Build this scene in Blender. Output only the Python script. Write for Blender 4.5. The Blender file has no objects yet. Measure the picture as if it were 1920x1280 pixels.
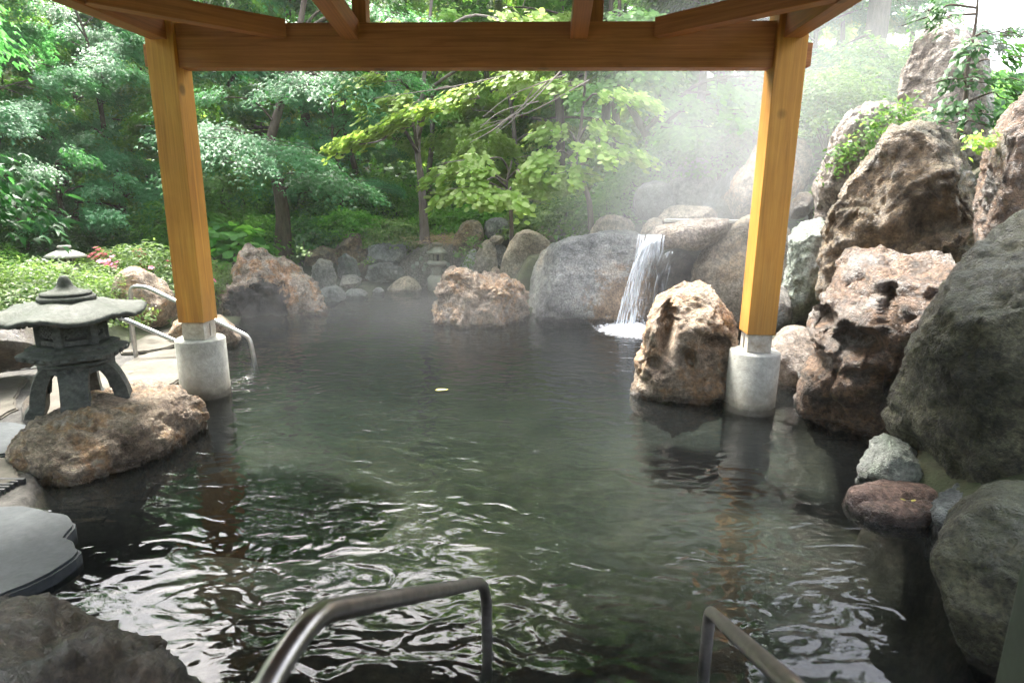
import bpy, bmesh, math, random
import numpy as np
from mathutils import Vector, Matrix

rnd = random.Random(7)
rng = np.random.default_rng(11)
sc = bpy.context.scene
COL = sc.collection

# ------------------------------------------------------------------ camera, sky, sun, exposure
F_PX, PITCH, ROLL, CAM_H = 1150.0, math.radians(13.43), math.radians(0.58), 1.6
CAM = Vector((0.0, 0.0, CAM_H))
camd = bpy.data.cameras.new('camera')
camd.sensor_width = 36.0
camd.lens = 36.0 * F_PX / 1920.0
camd.dof.use_dof = True
camd.dof.focus_distance = 6.5
camd.dof.aperture_fstop = 3.5
camd.clip_start, camd.clip_end = 0.05, 2000.0
cam = bpy.data.objects.new('camera', camd)
COL.objects.link(cam)
ROT = Matrix.Rotation(math.pi / 2 - PITCH, 4, 'X') @ Matrix.Rotation(ROLL, 4, 'Z')
cam.matrix_world = Matrix.Translation(CAM) @ ROT
sc.camera = cam

SUN_EL, SUN_AZ = math.radians(60), math.radians(-28)      # azimuth from +Y towards +X
world = bpy.data.worlds.new("World")
sc.world = world
world.use_nodes = True
wn = world.node_tree
wn.nodes.clear()
sky = wn.nodes.new('ShaderNodeTexSky')
sky.sky_type = 'NISHITA'
sky.sun_disc = False
sky.sun_elevation = SUN_EL
sky.sun_rotation = SUN_AZ
sky.air_density = 1.0
sky.dust_density = 5.0
sky.ozone_density = 1.0
hsv = wn.nodes.new('ShaderNodeHueSaturation')
hsv.inputs['Saturation'].default_value = 0.5
bg = wn.nodes.new('ShaderNodeBackground')
bg.inputs['Strength'].default_value = 0.15
wo = wn.nodes.new('ShaderNodeOutputWorld')
wn.links.new(sky.outputs[0], hsv.inputs['Color'])
wn.links.new(hsv.outputs[0], bg.inputs['Color'])
wn.links.new(bg.outputs[0], wo.inputs['Surface'])

sund = bpy.data.lights.new('sun', 'SUN')
sund.energy = 2.0
sund.angle = math.radians(16)
sund.color = (1.0, 0.96, 0.88)
sun = bpy.data.objects.new('sun', sund)
COL.objects.link(sun)
sdir = Vector((math.cos(SUN_EL) * math.sin(SUN_AZ), math.cos(SUN_EL) * math.cos(SUN_AZ), math.sin(SUN_EL)))
sun.rotation_euler = sdir.to_track_quat('Z', 'Y').to_euler()
sun.location = sdir * 40

sc.view_settings.view_transform = 'Standard'
sc.view_settings.look = 'None'
sc.view_settings.gamma = 1.0
sc.view_settings.use_curve_mapping = False
sc.view_settings.exposure = 3.05
sc.render.engine = 'CYCLES'
sc.cycles.max_bounces = 8
sc.cycles.transparent_max_bounces = 16
sc.cycles.volume_bounces = 2
sc.cycles.caustics_reflective = False
sc.cycles.caustics_refractive = False
sc.cycles.use_denoising = True

# ------------------------------------------------------------------ picture <-> place
RT = ROT.to_3x3()
def ray(px, py):
    return RT @ Vector(((px - 960) / F_PX, (640 - py) / F_PX, -1.0))
def P(px, py, d):
    """point seen at (px,py) whose horizontal distance from the camera is d"""
    r = ray(px, py)
    return CAM + r * (d / math.hypot(r.x, r.y))
def PY(px, py, y):
    r = ray(px, py)
    return CAM + r * (y / r.y)
def W(px, py, z=0.0):
    r = ray(px, py)
    return CAM + r * ((z - CAM.z) / r.z)
def AX(px, py, a):
    return CAM + ray(px, py) * a

# ------------------------------------------------------------------ noise (numpy)
_G = np.array([[1,1,0],[-1,1,0],[1,-1,0],[-1,-1,0],[1,0,1],[-1,0,1],[1,0,-1],[-1,0,-1],
               [0,1,1],[0,-1,1],[0,1,-1],[0,-1,-1],[1,1,0],[-1,1,0],[0,-1,1],[0,-1,-1]], float)
def perlin(p, seed=0):
    i = np.floor(p).astype(np.int64)
    f = p - i
    u = f * f * f * (f * (f * 6 - 15) + 10)
    out = 0
    for dx in (0, 1):
        for dy in (0, 1):
            for dz in (0, 1):
                h = ((i[:, 0] + dx) * 374761393 + (i[:, 1] + dy) * 668265263 + (i[:, 2] + dz) * 1440662683 + seed * 69069) & 0xffffffff
                h = ((h ^ (h >> 13)) * 1274126177) & 0xffffffff
                h = (h ^ (h >> 16)) & 15
                g = _G[h]
                d = g[:, 0] * (f[:, 0] - dx) + g[:, 1] * (f[:, 1] - dy) + g[:, 2] * (f[:, 2] - dz)
                w = (u[:, 0] if dx else 1 - u[:, 0]) * (u[:, 1] if dy else 1 - u[:, 1]) * (u[:, 2] if dz else 1 - u[:, 2])
                out = out + d * w
    return out
def fbm(p, octv=4, seed=0, gain=0.5, ridged=False):
    a, s, t = 1.0, 0, 0.0
    for k in range(octv):
        n = perlin(p * (2.03 ** k) + 17.3 * k, seed + k)
        if ridged:
            n = 2.6 * np.abs(n) - 0.35
        s = s + a * n
        a *= gain
    return s

def sstep(t, a, b):
    u = np.clip((t - a) / (b - a), 0, 1)
    return u * u * (3 - 2 * u)
def worley(p, seed=0):
    """distance to nearest and second nearest cell point, and a random 3-vector of the nearest cell"""
    i = np.floor(p).astype(np.int64)
    n = len(p)
    f1 = np.full(n, 9.0); f2 = np.full(n, 9.0); rv_ = np.zeros((n, 3)); rel = np.zeros((n, 3))
    for dx in (-1, 0, 1):
        for dy in (-1, 0, 1):
            for dz in (-1, 0, 1):
                c = i + np.array([dx, dy, dz])
                r = []
                for k in range(3):
                    h = (c[:, 0] * 374761393 + c[:, 1] * 668265263 + c[:, 2] * 1440662683 + (seed * 7 + k) * 69069) & 0xffffffff
                    h = ((h ^ (h >> 13)) * 1274126177) & 0xffffffff
                    r.append(((h ^ (h >> 16)) & 0xffff) / 65535.0)
                r = np.stack(r, 1)
                q = c + r - p
                d = np.sqrt((q * q).sum(1))
                m = d < f1
                f2 = np.where(m, f1, np.minimum(f2, d))
                rv_ = np.where(m[:, None], r, rv_); rel = np.where(m[:, None], q, rel)
                f1 = np.where(m, d, f1)
    return f1, f2, rv_, rel

# ------------------------------------------------------------------ object helpers
def link(o):
    COL.objects.link(o)
    return o
def tag(o, label=None, cat=None, group=None, kind=None):
    if label: o['label'] = label
    if cat: o['category'] = cat
    if group: o['group'] = group
    if kind: o['kind'] = kind
    return o
def empty(name, loc, rz=0.0):
    o = link(bpy.data.objects.new(name, None))
    o.location = loc
    o.rotation_euler = (0, 0, rz)
    o.empty_display_size = 0.1
    return o
def mesh_np(name, v, faces, mat=None, smooth=True):
    """v (N,3); faces: (M,k) array or list of arrays of equal width"""
    if not isinstance(faces, (list, tuple)):
        faces = [faces]
    faces = [np.asarray(f, dtype=np.int32) for f in faces if len(f)]
    me = bpy.data.meshes.new(name)
    v = np.asarray(v, dtype=np.float32)
    me.vertices.add(len(v))
    me.vertices.foreach_set('co', v.ravel())
    loops = np.concatenate([f.ravel() for f in faces])
    counts = np.concatenate([np.full(len(f), f.shape[1], dtype=np.int32) for f in faces])
    starts = np.concatenate([[0], np.cumsum(counts)[:-1]]).astype(np.int32)
    me.loops.add(len(loops))
    me.loops.foreach_set('vertex_index', loops.astype(np.int32))
    me.polygons.add(len(counts))
    me.polygons.foreach_set('loop_start', starts)
    if smooth:
        me.polygons.foreach_set('use_smooth', np.ones(len(counts), dtype=bool))
    me.update(calc_edges=True)
    me.validate()
    if mat: me.materials.append(mat)
    return me
def obj(name, me, parent=None, loc=None):
    o = link(bpy.data.objects.new(name, me))
    if parent: o.parent = parent
    if loc is not None: o.location = loc
    return o
def from_bm(name, bm, mat, smooth=False):
    me = bpy.data.meshes.new(name)
    bmesh.ops.recalc_face_normals(bm, faces=bm.faces)
    bm.to_mesh(me)
    bm.free()
    if smooth:
        me.polygons.foreach_set('use_smooth', [True] * len(me.polygons))
    me.materials.append(mat)
    return me
def box_mesh(name, sx, sy, sz, mat, bevel=0.006, seg=2):
    bm = bmesh.new()
    bmesh.ops.create_cube(bm, size=1.0)
    bmesh.ops.scale(bm, vec=(sx, sy, sz), verts=bm.verts)
    if bevel:
        bmesh.ops.bevel(bm, geom=bm.edges[:], offset=bevel, segments=seg, affect='EDGES', profile=0.6)
    return from_bm(name, bm, mat)
def timber(name, a, b, w, h, mat, parent, up=Vector((0, 0, 1)), bevel=0.006):
    """square timber from a to b, length along local X"""
    a, b = Vector(a), Vector(b)
    x = (b - a).normalized()
    y = up.cross(x).normalized()
    z = x.cross(y)
    M = Matrix((x, y, z)).transposed().to_4x4()
    M.translation = (a + b) / 2
    o = obj(name, box_mesh(name, (b - a).length, w, h, mat, bevel), parent)
    inv = Matrix.Translation(parent.location).inverted() if parent else Matrix()
    if parent:
        inv = (Matrix.Translation(parent.location) @ parent.rotation_euler.to_matrix().to_4x4()).inverted()
    o.matrix_basis = inv @ M
    return o
def lathe_mesh(name, prof, n, mat, smooth=True, sides_fn=None):
    """prof list of (r,z); closed at the axis where r=0"""
    vs, fs = [], []
    ang = [2 * math.pi * i / n for i in range(n)]
    for r, z in prof:
        for t in ang:
            k = sides_fn(t, r, z) if sides_fn else 1.0
            vs.append((r * k * math.cos(t), r * k * math.sin(t), z))
    for j in range(len(prof) - 1):
        for i in range(n):
            i2 = (i + 1) % n
            fs.append((j * n + i, j * n + i2, (j + 1) * n + i2, (j + 1) * n + i))
    bm = bmesh.new()
    bv = [bm.verts.new(v) for v in vs]
    for f in fs:
        bm.faces.new([bv[i] for i in f])
    bm.faces.new([bv[i] for i in range(n)][::-1])
    bm.faces.new([bv[(len(prof) - 1) * n + i] for i in range(n)])
    bmesh.ops.remove_doubles(bm, verts=bm.verts, dist=1e-5)
    return from_bm(name, bm, mat, smooth)
def tube_np(pts, radii, sides=6, cap=True):
    pts = np.asarray(pts, float)
    n = len(pts)
    tan = np.gradient(pts, axis=0)
    tan /= np.linalg.norm(tan, axis=1)[:, None] + 1e-9
    ref = np.array([0.31, 0.17, 0.93]) if abs(tan[0, 2]) < 0.9 else np.array([1.0, 0.1, 0.0])
    vs = []
    for k in range(n):
        a = np.cross(tan[k], ref); a /= np.linalg.norm(a) + 1e-9
        b = np.cross(tan[k], a)
        t = np.arange(sides) * 2 * math.pi / sides
        vs.append(pts[k] + radii[k] * (np.cos(t)[:, None] * a + np.sin(t)[:, None] * b))
    v = np.concatenate(vs)
    q = []
    for k in range(n - 1):
        for i in range(sides):
            j = (i + 1) % sides
            q.append((k * sides + i, k * sides + j, (k + 1) * sides + j, (k + 1) * sides + i))
    return v, np.array(q, dtype=np.int32)
class Bag:
    def __init__(s): s.v, s.q, s.n = [], [], 0
    def add(s, v, q):
        s.v.append(v); s.q.append(q + s.n); s.n += len(v)
    def tube(s, pts, radii, sides=6): s.add(*tube_np(pts, radii, sides))
    def mesh(s, name, mat, smooth=True): return mesh_np(name, np.concatenate(s.v), np.concatenate(s.q), mat, smooth)
def spline(pts, n=40):
    """Catmull-Rom through points"""
    p = np.array([list(q) for q in pts], float)
    p = np.vstack([2 * p[0] - p[1], p, 2 * p[-1] - p[-2]])
    out = []
    m = len(p) - 3
    for s in np.linspace(0, m - 1e-6, n):
        k = int(s); t = s - k
        a, b, c, d = p[k:k + 4]
        out.append(0.5 * (2 * b + (c - a) * t + (2 * a - 5 * b + 4 * c - d) * t * t + (3 * b - a - 3 * c + d) * t ** 3))
    return np.array(out)

# ------------------------------------------------------------------ materials
def newmat(name):
    m = bpy.data.materials.new(name)
    m.use_nodes = True
    nt = m.node_tree
    nt.nodes.clear()
    out = nt.nodes.new('ShaderNodeOutputMaterial')
    return m, nt, out
def N(nt, typ, **kw):
    n = nt.nodes.new(typ)
    for k, v in kw.items():
        if k in n.inputs: n.inputs[k].default_value = v
        else: setattr(n, k, v)
    return n
def L(nt, a, b): nt.links.new(a, b)
def ramp(nt, stops, src=None, interp='LINEAR'):
    r = nt.nodes.new('ShaderNodeValToRGB')
    e = r.color_ramp.elements
    r.color_ramp.interpolation = interp
    while len(e) < len(stops): e.new(0.5)
    for k, (p, c) in enumerate(stops):
        e[k].position = p
        e[k].color = (c, c, c, 1) if isinstance(c, (int, float)) else (*c, 1)
    if src is not None: L(nt, src, r.inputs[0])
    return r
def mixc(nt, fac, a, b, blend='MIX'):
    m = nt.nodes.new('ShaderNodeMix')
    m.data_type = 'RGBA'; m.blend_type = blend
    for sock, val in ((0, fac), (6, a), (7, b)):
        if hasattr(val, 'is_linked') or hasattr(val, 'links'):
            L(nt, val, m.inputs[sock])
        elif isinstance(val, (int, float)):
            m.inputs[sock].default_value = val if sock == 0 else (val, val, val, 1)
        else:
            m.inputs[sock].default_value = (*val, 1)
    return m.outputs[2]
def math_n(nt, op, a, b=None, clamp=False):
    m = nt.nodes.new('ShaderNodeMath'); m.operation = op; m.use_clamp = clamp
    for k, val in ((0, a), (1, b)):
        if val is None: continue
        if isinstance(val, (int, float)): m.inputs[k].default_value = val
        else: L(nt, val, m.inputs[k])
    return m.outputs[0]
def coords(nt, rand=True, scale=None):
    tc = N(nt, 'ShaderNodeTexCoord')
    if not rand and scale is None: return tc.outputs['Object']
    mp = N(nt, 'ShaderNodeMapping')
    L(nt, tc.outputs['Object'], mp.inputs['Vector'])
    if rand:
        oi = N(nt, 'ShaderNodeObjectInfo')
        L(nt, math_n(nt, 'MULTIPLY', oi.outputs['Random'], 37.0), mp.inputs['Location'])
    if scale: mp.inputs['Scale'].default_value = scale
    return mp.outputs[0]
def noise(nt, vec, scale, detail=6, rough=0.6, dist=0.0):
    n = N(nt, 'ShaderNodeTexNoise')
    n.inputs['Scale'].default_value = scale
    n.inputs['Detail'].default_value = detail
    n.inputs['Roughness'].default_value = rough
    n.inputs['Distortion'].default_value = dist
    L(nt, vec, n.inputs['Vector'])
    return n.outputs['Fac']
def bump(nt, h, strength, dist, normal=None):
    b = N(nt, 'ShaderNodeBump')
    b.inputs['Strength'].default_value = strength
    b.inputs['Distance'].default_value = dist
    L(nt, h, b.inputs['Height'])
    if normal is not None: L(nt, normal, b.inputs['Normal'])
    return b.outputs[0]

def rock_mat(name, stops, s1=2.2, speck=0.55, wet=0.5, moss=0.0, bumpd=0.012, mosscol=(0.045, 0.065, 0.02), patch=None, crackf=0.35, grain=0.35, tide=1.0):
    m, nt, out = newmat(name)
    v = coords(nt)
    n1 = noise(nt, v, s1, 10, 0.66, 0.15)
    gain = 1.3 if crackf > 0 else 1.0
    c = ramp(nt, [(p_, tuple(min(0.62, k_ * gain) for k_ in c_)) for p_, c_ in stops], n1).outputs[0]
    if patch:
        (sx, sy, sz), rad, scol = patch
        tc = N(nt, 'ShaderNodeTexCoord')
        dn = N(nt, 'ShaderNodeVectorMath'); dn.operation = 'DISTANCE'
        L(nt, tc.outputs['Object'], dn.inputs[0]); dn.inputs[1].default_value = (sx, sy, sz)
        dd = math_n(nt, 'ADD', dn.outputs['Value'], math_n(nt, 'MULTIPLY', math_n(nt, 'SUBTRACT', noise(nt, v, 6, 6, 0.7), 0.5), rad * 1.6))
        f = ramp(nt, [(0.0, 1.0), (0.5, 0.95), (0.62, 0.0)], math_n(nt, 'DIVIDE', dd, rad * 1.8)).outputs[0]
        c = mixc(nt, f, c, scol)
    n2 = noise(nt, v, s1 * 7, 8, 0.7)
    c = mixc(nt, speck, c, ramp(nt, [(0.32, 0.04), (0.5, 0.5), (0.68, 1.0)], n2).outputs[0], 'OVERLAY')
    n3 = noise(nt, v, 42, 4, 0.7)
    c = mixc(nt, grain, c, ramp(nt, [(0.38, 0.1), (0.62, 0.92)], n3).outputs[0], 'OVERLAY')
    vo = N(nt, 'ShaderNodeTexVoronoi'); vo.feature = 'DISTANCE_TO_EDGE'
    vo.inputs['Scale'].default_value = s1 * 1.3
    dv = N(nt, 'ShaderNodeVectorMath'); dv.operation = 'ADD'
    nz = N(nt, 'ShaderNodeTexNoise'); nz.inputs['Scale'].default_value = 5; nz.inputs['Detail'].default_value = 4
    L(nt, v, nz.inputs['Vector'])
    L(nt, v, dv.inputs[0]); L(nt, nz.outputs['Color'], dv.inputs[1])
    L(nt, dv.outputs[0], vo.inputs['Vector'])
    crack = ramp(nt, [(0.0, 0.0), (0.03, 1.0)], vo.outputs['Distance']).outputs[0]
    crack = math_n(nt, 'MAXIMUM', crack, ramp(nt, [(0.45, 0.0), (0.55, 1.0)], n1).outputs[0])
    c = mixc(nt, crackf, c, crack, 'MULTIPLY')
    geo = N(nt, 'ShaderNodeNewGeometry')
    sep = N(nt, 'ShaderNodeSeparateXYZ'); L(nt, geo.outputs['Normal'], sep.inputs[0])
    if moss > 0:
        up = ramp(nt, [(0.55, 0.0), (0.85, 1.0)], math_n(nt, 'ADD', math_n(nt, 'MULTIPLY', sep.outputs['Z'], 0.5), math_n(nt, 'MULTIPLY', noise(nt, v, 4, 6, 0.7), 0.75))).outputs[0]
        c = mixc(nt, math_n(nt, 'MULTIPLY', up, moss), c, mosscol)
    # dark, soaked band just above the water line
    ps = N(nt, 'ShaderNodeSeparateXYZ'); L(nt, geo.outputs['Position'], ps.inputs[0])
    zz = math_n(nt, 'ADD', ps.outputs['Z'], math_n(nt, 'MULTIPLY', math_n(nt, 'SUBTRACT', noise(nt, v, 7, 4), 0.5), 0.10))
    band = ramp(nt, [(0.0, 1.0), (0.035, 0.9), (0.08, 0.0)], math_n(nt, 'MULTIPLY', zz, tide)).outputs[0]
    if tide < 1:
        c = mixc(nt, ramp(nt, [(0.04, 0.55), (0.30, 0.0)], zz).outputs[0], c, (0.20, 0.165, 0.10))
    c = mixc(nt, math_n(nt, 'MULTIPLY', band, 0.7), c, (0.03, 0.026, 0.022))
    bs = N(nt, 'ShaderNodeBsdfPrincipled')
    L(nt, c, bs.inputs['Base Color'])
    r = ramp(nt, [(0.3, 0.78 - 0.5 * wet), (0.7, 0.85 - 0.25 * wet)], noise(nt, v, 5, 5)).outputs[0]
    r = mixc(nt, band, r, 0.15)
    L(nt, r, bs.inputs['Roughness'])
    bs.inputs['Specular IOR Level'].default_value = (0.35 + 0.3 * wet) if crackf > 0 else 0.12
    L(nt, math_n(nt, 'MULTIPLY', ramp(nt, [(0.42, 0.0), (0.60, 1.0)], noise(nt, v, 2.3, 5, 0.6)).outputs[0], wet * 0.9), bs.inputs['Coat Weight'])
    bs.inputs['Coat Roughness'].default_value = 0.26
    h = math_n(nt, 'ADD', math_n(nt, 'MULTIPLY', noise(nt, v, 12, 12, 0.68, 0.0), 1.2), math_n(nt, 'MULTIPLY', noise(nt, v, 48, 6, 0.75), 0.5))
    pit = N(nt, 'ShaderNodeTexVoronoi'); pit.inputs['Scale'].default_value = 26
    L(nt, dv.outputs[0], pit.inputs['Vector'])
    h = math_n(nt, 'ADD', h, math_n(nt, 'MULTIPLY', ramp(nt, [(0.0, 0.0), (0.45, 1.0)], pit.outputs['Distance']).outputs[0], 0.35))
    h = math_n(nt, 'ADD', h, math_n(nt, 'MULTIPLY', noise(nt, v, 130, 3, 0.7), 0.22))
    nrm = bump(nt, h, 1.0, bumpd * 5.0)
    L(nt, nrm, bs.inputs['Normal'])
    L(nt, nrm, bs.inputs['Coat Normal'])
    L(nt, bs.outputs[0], out.inputs['Surface'])
    return m

def plain_mat(name, c1, c2, scale=6, rough=0.7, bumpd=0.004, spec=0.4, metal=0.0, stretch=None, rough2=None):
    m, nt, out = newmat(name)
    v = coords(nt, True, stretch)
    n1 = noise(nt, v, scale, 8, 0.65, 0.3)
    n2 = noise(nt, v, scale * 8, 5, 0.65)
    c = mixc(nt, ramp(nt, [(0.32, 0.0), (0.68, 1.0)], n1).outputs[0], c1, c2)
    c = mixc(nt, 0.35, c, ramp(nt, [(0.3, 0.25), (0.7, 0.8)], n2).outputs[0], 'OVERLAY')
    bs = N(nt, 'ShaderNodeBsdfPrincipled')
    L(nt, c, bs.inputs['Base Color'])
    L(nt, ramp(nt, [(0.3, rough), (0.7, rough2 if rough2 is not None else min(1, rough + 0.12))], n1).outputs[0], bs.inputs['Roughness'])
    bs.inputs['Specular IOR Level'].default_value = spec
    bs.inputs['Metallic'].default_value = metal
    if bumpd: L(nt, bump(nt, math_n(nt, 'ADD', n2, n1), 0.6, bumpd), bs.inputs['Normal'])
    L(nt, bs.outputs[0], out.inputs['Surface'])
    return m

def wood_mat(name, ca, cb, cd):
    m, nt, out = newmat(name)
    v = coords(nt, True, (0.5, 9.0, 9.0))
    g = noise(nt, v, 3.0, 8, 0.6, 0.8)
    v2 = coords(nt, True, (0.35, 45.0, 45.0))
    g2 = noise(nt, v2, 2.0, 4, 0.6)
    c = ramp(nt, [(0.30, cd), (0.48, ca), (0.7, cb)], g).outputs[0]
    c = mixc(nt, 0.28, c, ramp(nt, [(0.3, 0.22), (0.7, 0.78)], g2).outputs[0], 'OVERLAY')
    v3 = coords(nt)
    c = mixc(nt, 0.3, c, ramp(nt, [(0.35, 0.3), (0.65, 0.7)], noise(nt, v3, 1.6, 4)).outputs[0], 'OVERLAY')
    vo = N(nt, 'ShaderNodeTexVoronoi'); vo.inputs['Scale'].default_value = 2.6
    L(nt, v3, vo.inputs['Vector'])
    knot = ramp(nt, [(0.06, 1.0), (0.13, 0.0)], vo.outputs['Distance']).outputs[0]
    c = mixc(nt, math_n(nt, 'MULTIPLY', knot, 0.6), c, (0.06, 0.025, 0.01))
    gp_ = N(nt, 'ShaderNodeNewGeometry'); sp_ = N(nt, 'ShaderNodeSeparateXYZ'); L(nt, gp_.outputs['Position'], sp_.inputs[0])
    low = math_n(nt, 'ADD', sp_.outputs['Z'], math_n(nt, 'MULTIPLY', math_n(nt, 'SUBTRACT', noise(nt, v, 1.2, 5, 0.65), 0.5), 1.6))
    c = mixc(nt, ramp(nt, [(0.35, 0.55), (1.0, 0.0)], low).outputs[0], c, (0.20, 0.12, 0.055))
    streak = ramp(nt, [(0.60, 0.0), (0.72, 0.45)], noise(nt, coords(nt, True, (0.8, 14, 14)), 1.4, 5, 0.6)).outputs[0]
    c = mixc(nt, streak, c, (0.16, 0.085, 0.035))
    bs = N(nt, 'ShaderNodeBsdfPrincipled')
    L(nt, c, bs.inputs['Base Color'])
    L(nt, ramp(nt, [(0.3, 0.45), (0.7, 0.62)], g).outputs[0], bs.inputs['Roughness'])
    bs.inputs['Specular IOR Level'].default_value = 0.35
    L(nt, bump(nt, g2, 0.3, 0.002), bs.inputs['Normal'])
    L(nt, bs.outputs[0], out.inputs['Surface'])
    return m

def leaf_mat(name, stops, trans, tfac=0.4, rough=0.42, spec=0.5):
    m, nt, out = newmat(name)
    geo = N(nt, 'ShaderNodeNewGeometry')
    oi = N(nt, 'ShaderNodeObjectInfo')
    r = math_n(nt, 'FRACT', math_n(nt, 'ADD', geo.outputs['Random Per Island'], 0.0))
    c = ramp(nt, stops, r).outputs[0]
    hs = N(nt, 'ShaderNodeHueSaturation')
    L(nt, math_n(nt, 'ADD', 0.485, math_n(nt, 'MULTIPLY', oi.outputs['Random'], 0.03)), hs.inputs['Hue'])
    L(nt, math_n(nt, 'ADD', 0.8, math_n(nt, 'MULTIPLY', oi.outputs['Random'], 0.4)), hs.inputs['Value'])
    L(nt, c, hs.inputs['Color'])
    bs = N(nt, 'ShaderNodeBsdfPrincipled')
    L(nt, hs.outputs[0], bs.inputs['Base Color'])
    bs.inputs['Roughness'].default_value = rough
    bs.inputs['Specular IOR Level'].default_value = spec
    tr = N(nt, 'ShaderNodeBsdfTranslucent')
    L(nt, mixc(nt, 0.5, trans, mixc(nt, 1.0, hs.outputs[0], (2.2, 2.2, 1.6), 'MULTIPLY')), tr.inputs['Color'])
    mx = N(nt, 'ShaderNodeMixShader'); mx.inputs[0].default_value = tfac
    L(nt, bs.outputs[0], mx.inputs[1]); L(nt, tr.outputs[0], mx.inputs[2])
    L(nt, mx.outputs[0], out.inputs['Surface'])
    return m

M = {}
M['tan'] = rock_mat('tan_rock', [(0.28, (0.05, 0.036, 0.028)), (0.40, (0.20, 0.145, 0.10)), (0.49, (0.34, 0.27, 0.20)), (0.57, (0.33, 0.20, 0.105)), (0.64, (0.40, 0.33, 0.26)), (0.76, (0.48, 0.44, 0.39))], 2.6, 0.6, 0.35)
M['grey'] = rock_mat('grey_rock', [(0.28, (0.05, 0.055, 0.055)), (0.45, (0.15, 0.155, 0.145)), (0.6, (0.26, 0.24, 0.21)), (0.78, (0.36, 0.33, 0.29))], 1.8, 0.6, 0.6)
M['brown'] = rock_mat('brown_rock', [(0.32, (0.018, 0.014, 0.010)), (0.43, (0.075, 0.052, 0.034)), (0.51, (0.19, 0.115, 0.068)), (0.58, (0.15, 0.115, 0.09)), (0.68, (0.30, 0.27, 0.235)), (0.78, (0.42, 0.40, 0.37))], 2.6, 0.7, 0.9)
M['brownmoss'] = rock_mat('earthy_rock', [(0.30, (0.030, 0.025, 0.016)), (0.43, (0.11, 0.082, 0.048)), (0.53, (0.20, 0.145, 0.085)), (0.62, (0.17, 0.145, 0.11)), (0.74, (0.36, 0.32, 0.27))], 2.3, 0.7, 0.6, 0.35)
M['dark'] = rock_mat('dark_mossy_rock', [(0.30, (0.018, 0.018, 0.010)), (0.42, (0.050, 0.050, 0.026)), (0.52, (0.095, 0.090, 0.052)), (0.60, (0.075, 0.080, 0.045)), (0.74, (0.24, 0.235, 0.19))], 1.3, 0.9, 0.7, 0.6, mosscol=(0.085, 0.10, 0.045), grain=0.6)
M['pale'] = rock_mat('pale_rock', [(0.27, (0.10, 0.08, 0.055)), (0.43, (0.24, 0.20, 0.145)), (0.55, (0.35, 0.30, 0.235)), (0.66, (0.34, 0.26, 0.17)), (0.78, (0.46, 0.43, 0.38))], 2.2, 0.55, 0.35)
M['blue'] = rock_mat('bluish_rock', [(0.28, (0.035, 0.04, 0.04)), (0.44, (0.09, 0.10, 0.10)), (0.58, (0.15, 0.165, 0.16)), (0.74, (0.30, 0.30, 0.29))], 2.0, 0.5, 0.5)
M['pink'] = rock_mat('pinkish_rock', [(0.30, (0.055, 0.042, 0.032)), (0.43, (0.19, 0.15, 0.115)), (0.53, (0.31, 0.26, 0.215)), (0.62, (0.30, 0.235, 0.17)), (0.74, (0.50, 0.48, 0.45))], 2.6, 0.65, 0.8)
M['redpink'] = rock_mat('reddish_wet_rock', [(0.30, (0.07, 0.045, 0.035)), (0.44, (0.20, 0.125, 0.095)), (0.55, (0.29, 0.195, 0.155)), (0.66, (0.25, 0.20, 0.175)), (0.78, (0.42, 0.36, 0.33))], 3.5, 0.6, 0.8)
M['greenish'] = rock_mat('greenish_white_rock', [(0.25, (0.08, 0.10, 0.07)), (0.42, (0.24, 0.28, 0.22)), (0.58, (0.38, 0.40, 0.36)), (0.76, (0.56, 0.56, 0.53))], 2.4, 0.5, 0.8)
M['wetblack'] = rock_mat('wet_dark_rock', [(0.30, (0.018, 0.014, 0.010)), (0.44, (0.065, 0.050, 0.036)), (0.55, (0.115, 0.088, 0.062)), (0.68, (0.10, 0.085, 0.075)), (0.78, (0.24, 0.21, 0.19))], 2.0, 0.5, 1.0)
M['greytan'] = rock_mat('grey_and_tan_rock', [(0.30, (0.045, 0.048, 0.046)), (0.42, (0.13, 0.135, 0.13)), (0.52, (0.24, 0.24, 0.225)), (0.62, (0.28, 0.24, 0.19)), (0.76, (0.42, 0.40, 0.37))], 1.5, 0.45, 0.8, patch=((0.55, -0.35, 0.45), 0.62, (0.27, 0.18, 0.105)))
M['mortar'] = rock_mat('pebbly_mortar', [(0.28, (0.07, 0.065, 0.055)), (0.45, (0.15, 0.14, 0.12)), (0.6, (0.21, 0.2, 0.175)), (0.78, (0.34, 0.33, 0.3))], 5.0, 0.6, 0.3, 0.25)
M['stone_cut'] = rock_mat('carved_granite', [(0.28, (0.050, 0.056, 0.052)), (0.45, (0.082, 0.088, 0.083)), (0.6, (0.105, 0.11, 0.103)), (0.78, (0.145, 0.145, 0.133))], 5.0, 0.35, 0.15, 0.2, 0.0009, (0.08, 0.095, 0.055), None, 0.0, 0.2)
M['concbase'] = rock_mat('stained_concrete', [(0.28, (0.22, 0.22, 0.185)), (0.45, (0.33, 0.33, 0.295)), (0.6, (0.40, 0.40, 0.365)), (0.75, (0.36, 0.345, 0.295))], 2.6, 0.22, 0.15, 0.0, 0.0008, (0, 0, 0), None, 0.0, 0.08, 0.8)
M['stone_old'] = plain_mat('weathered_granite', (0.24, 0.24, 0.20), (0.34, 0.33, 0.28), 9, 0.8, 0.003)
M['concrete'] = plain_mat('cast_concrete', (0.30, 0.30, 0.265), (0.42, 0.42, 0.38), 3.5, 0.7, 0.002)
M['whitepaint'] = plain_mat('worn_white_paint', (0.30, 0.24, 0.17), (0.62, 0.60, 0.55), 7, 0.6, 0.001)
M['flag'] = plain_mat('flagstone', (0.075, 0.067, 0.053), (0.15, 0.138, 0.115), 4, 0.75, 0.006, 0.2)
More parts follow.
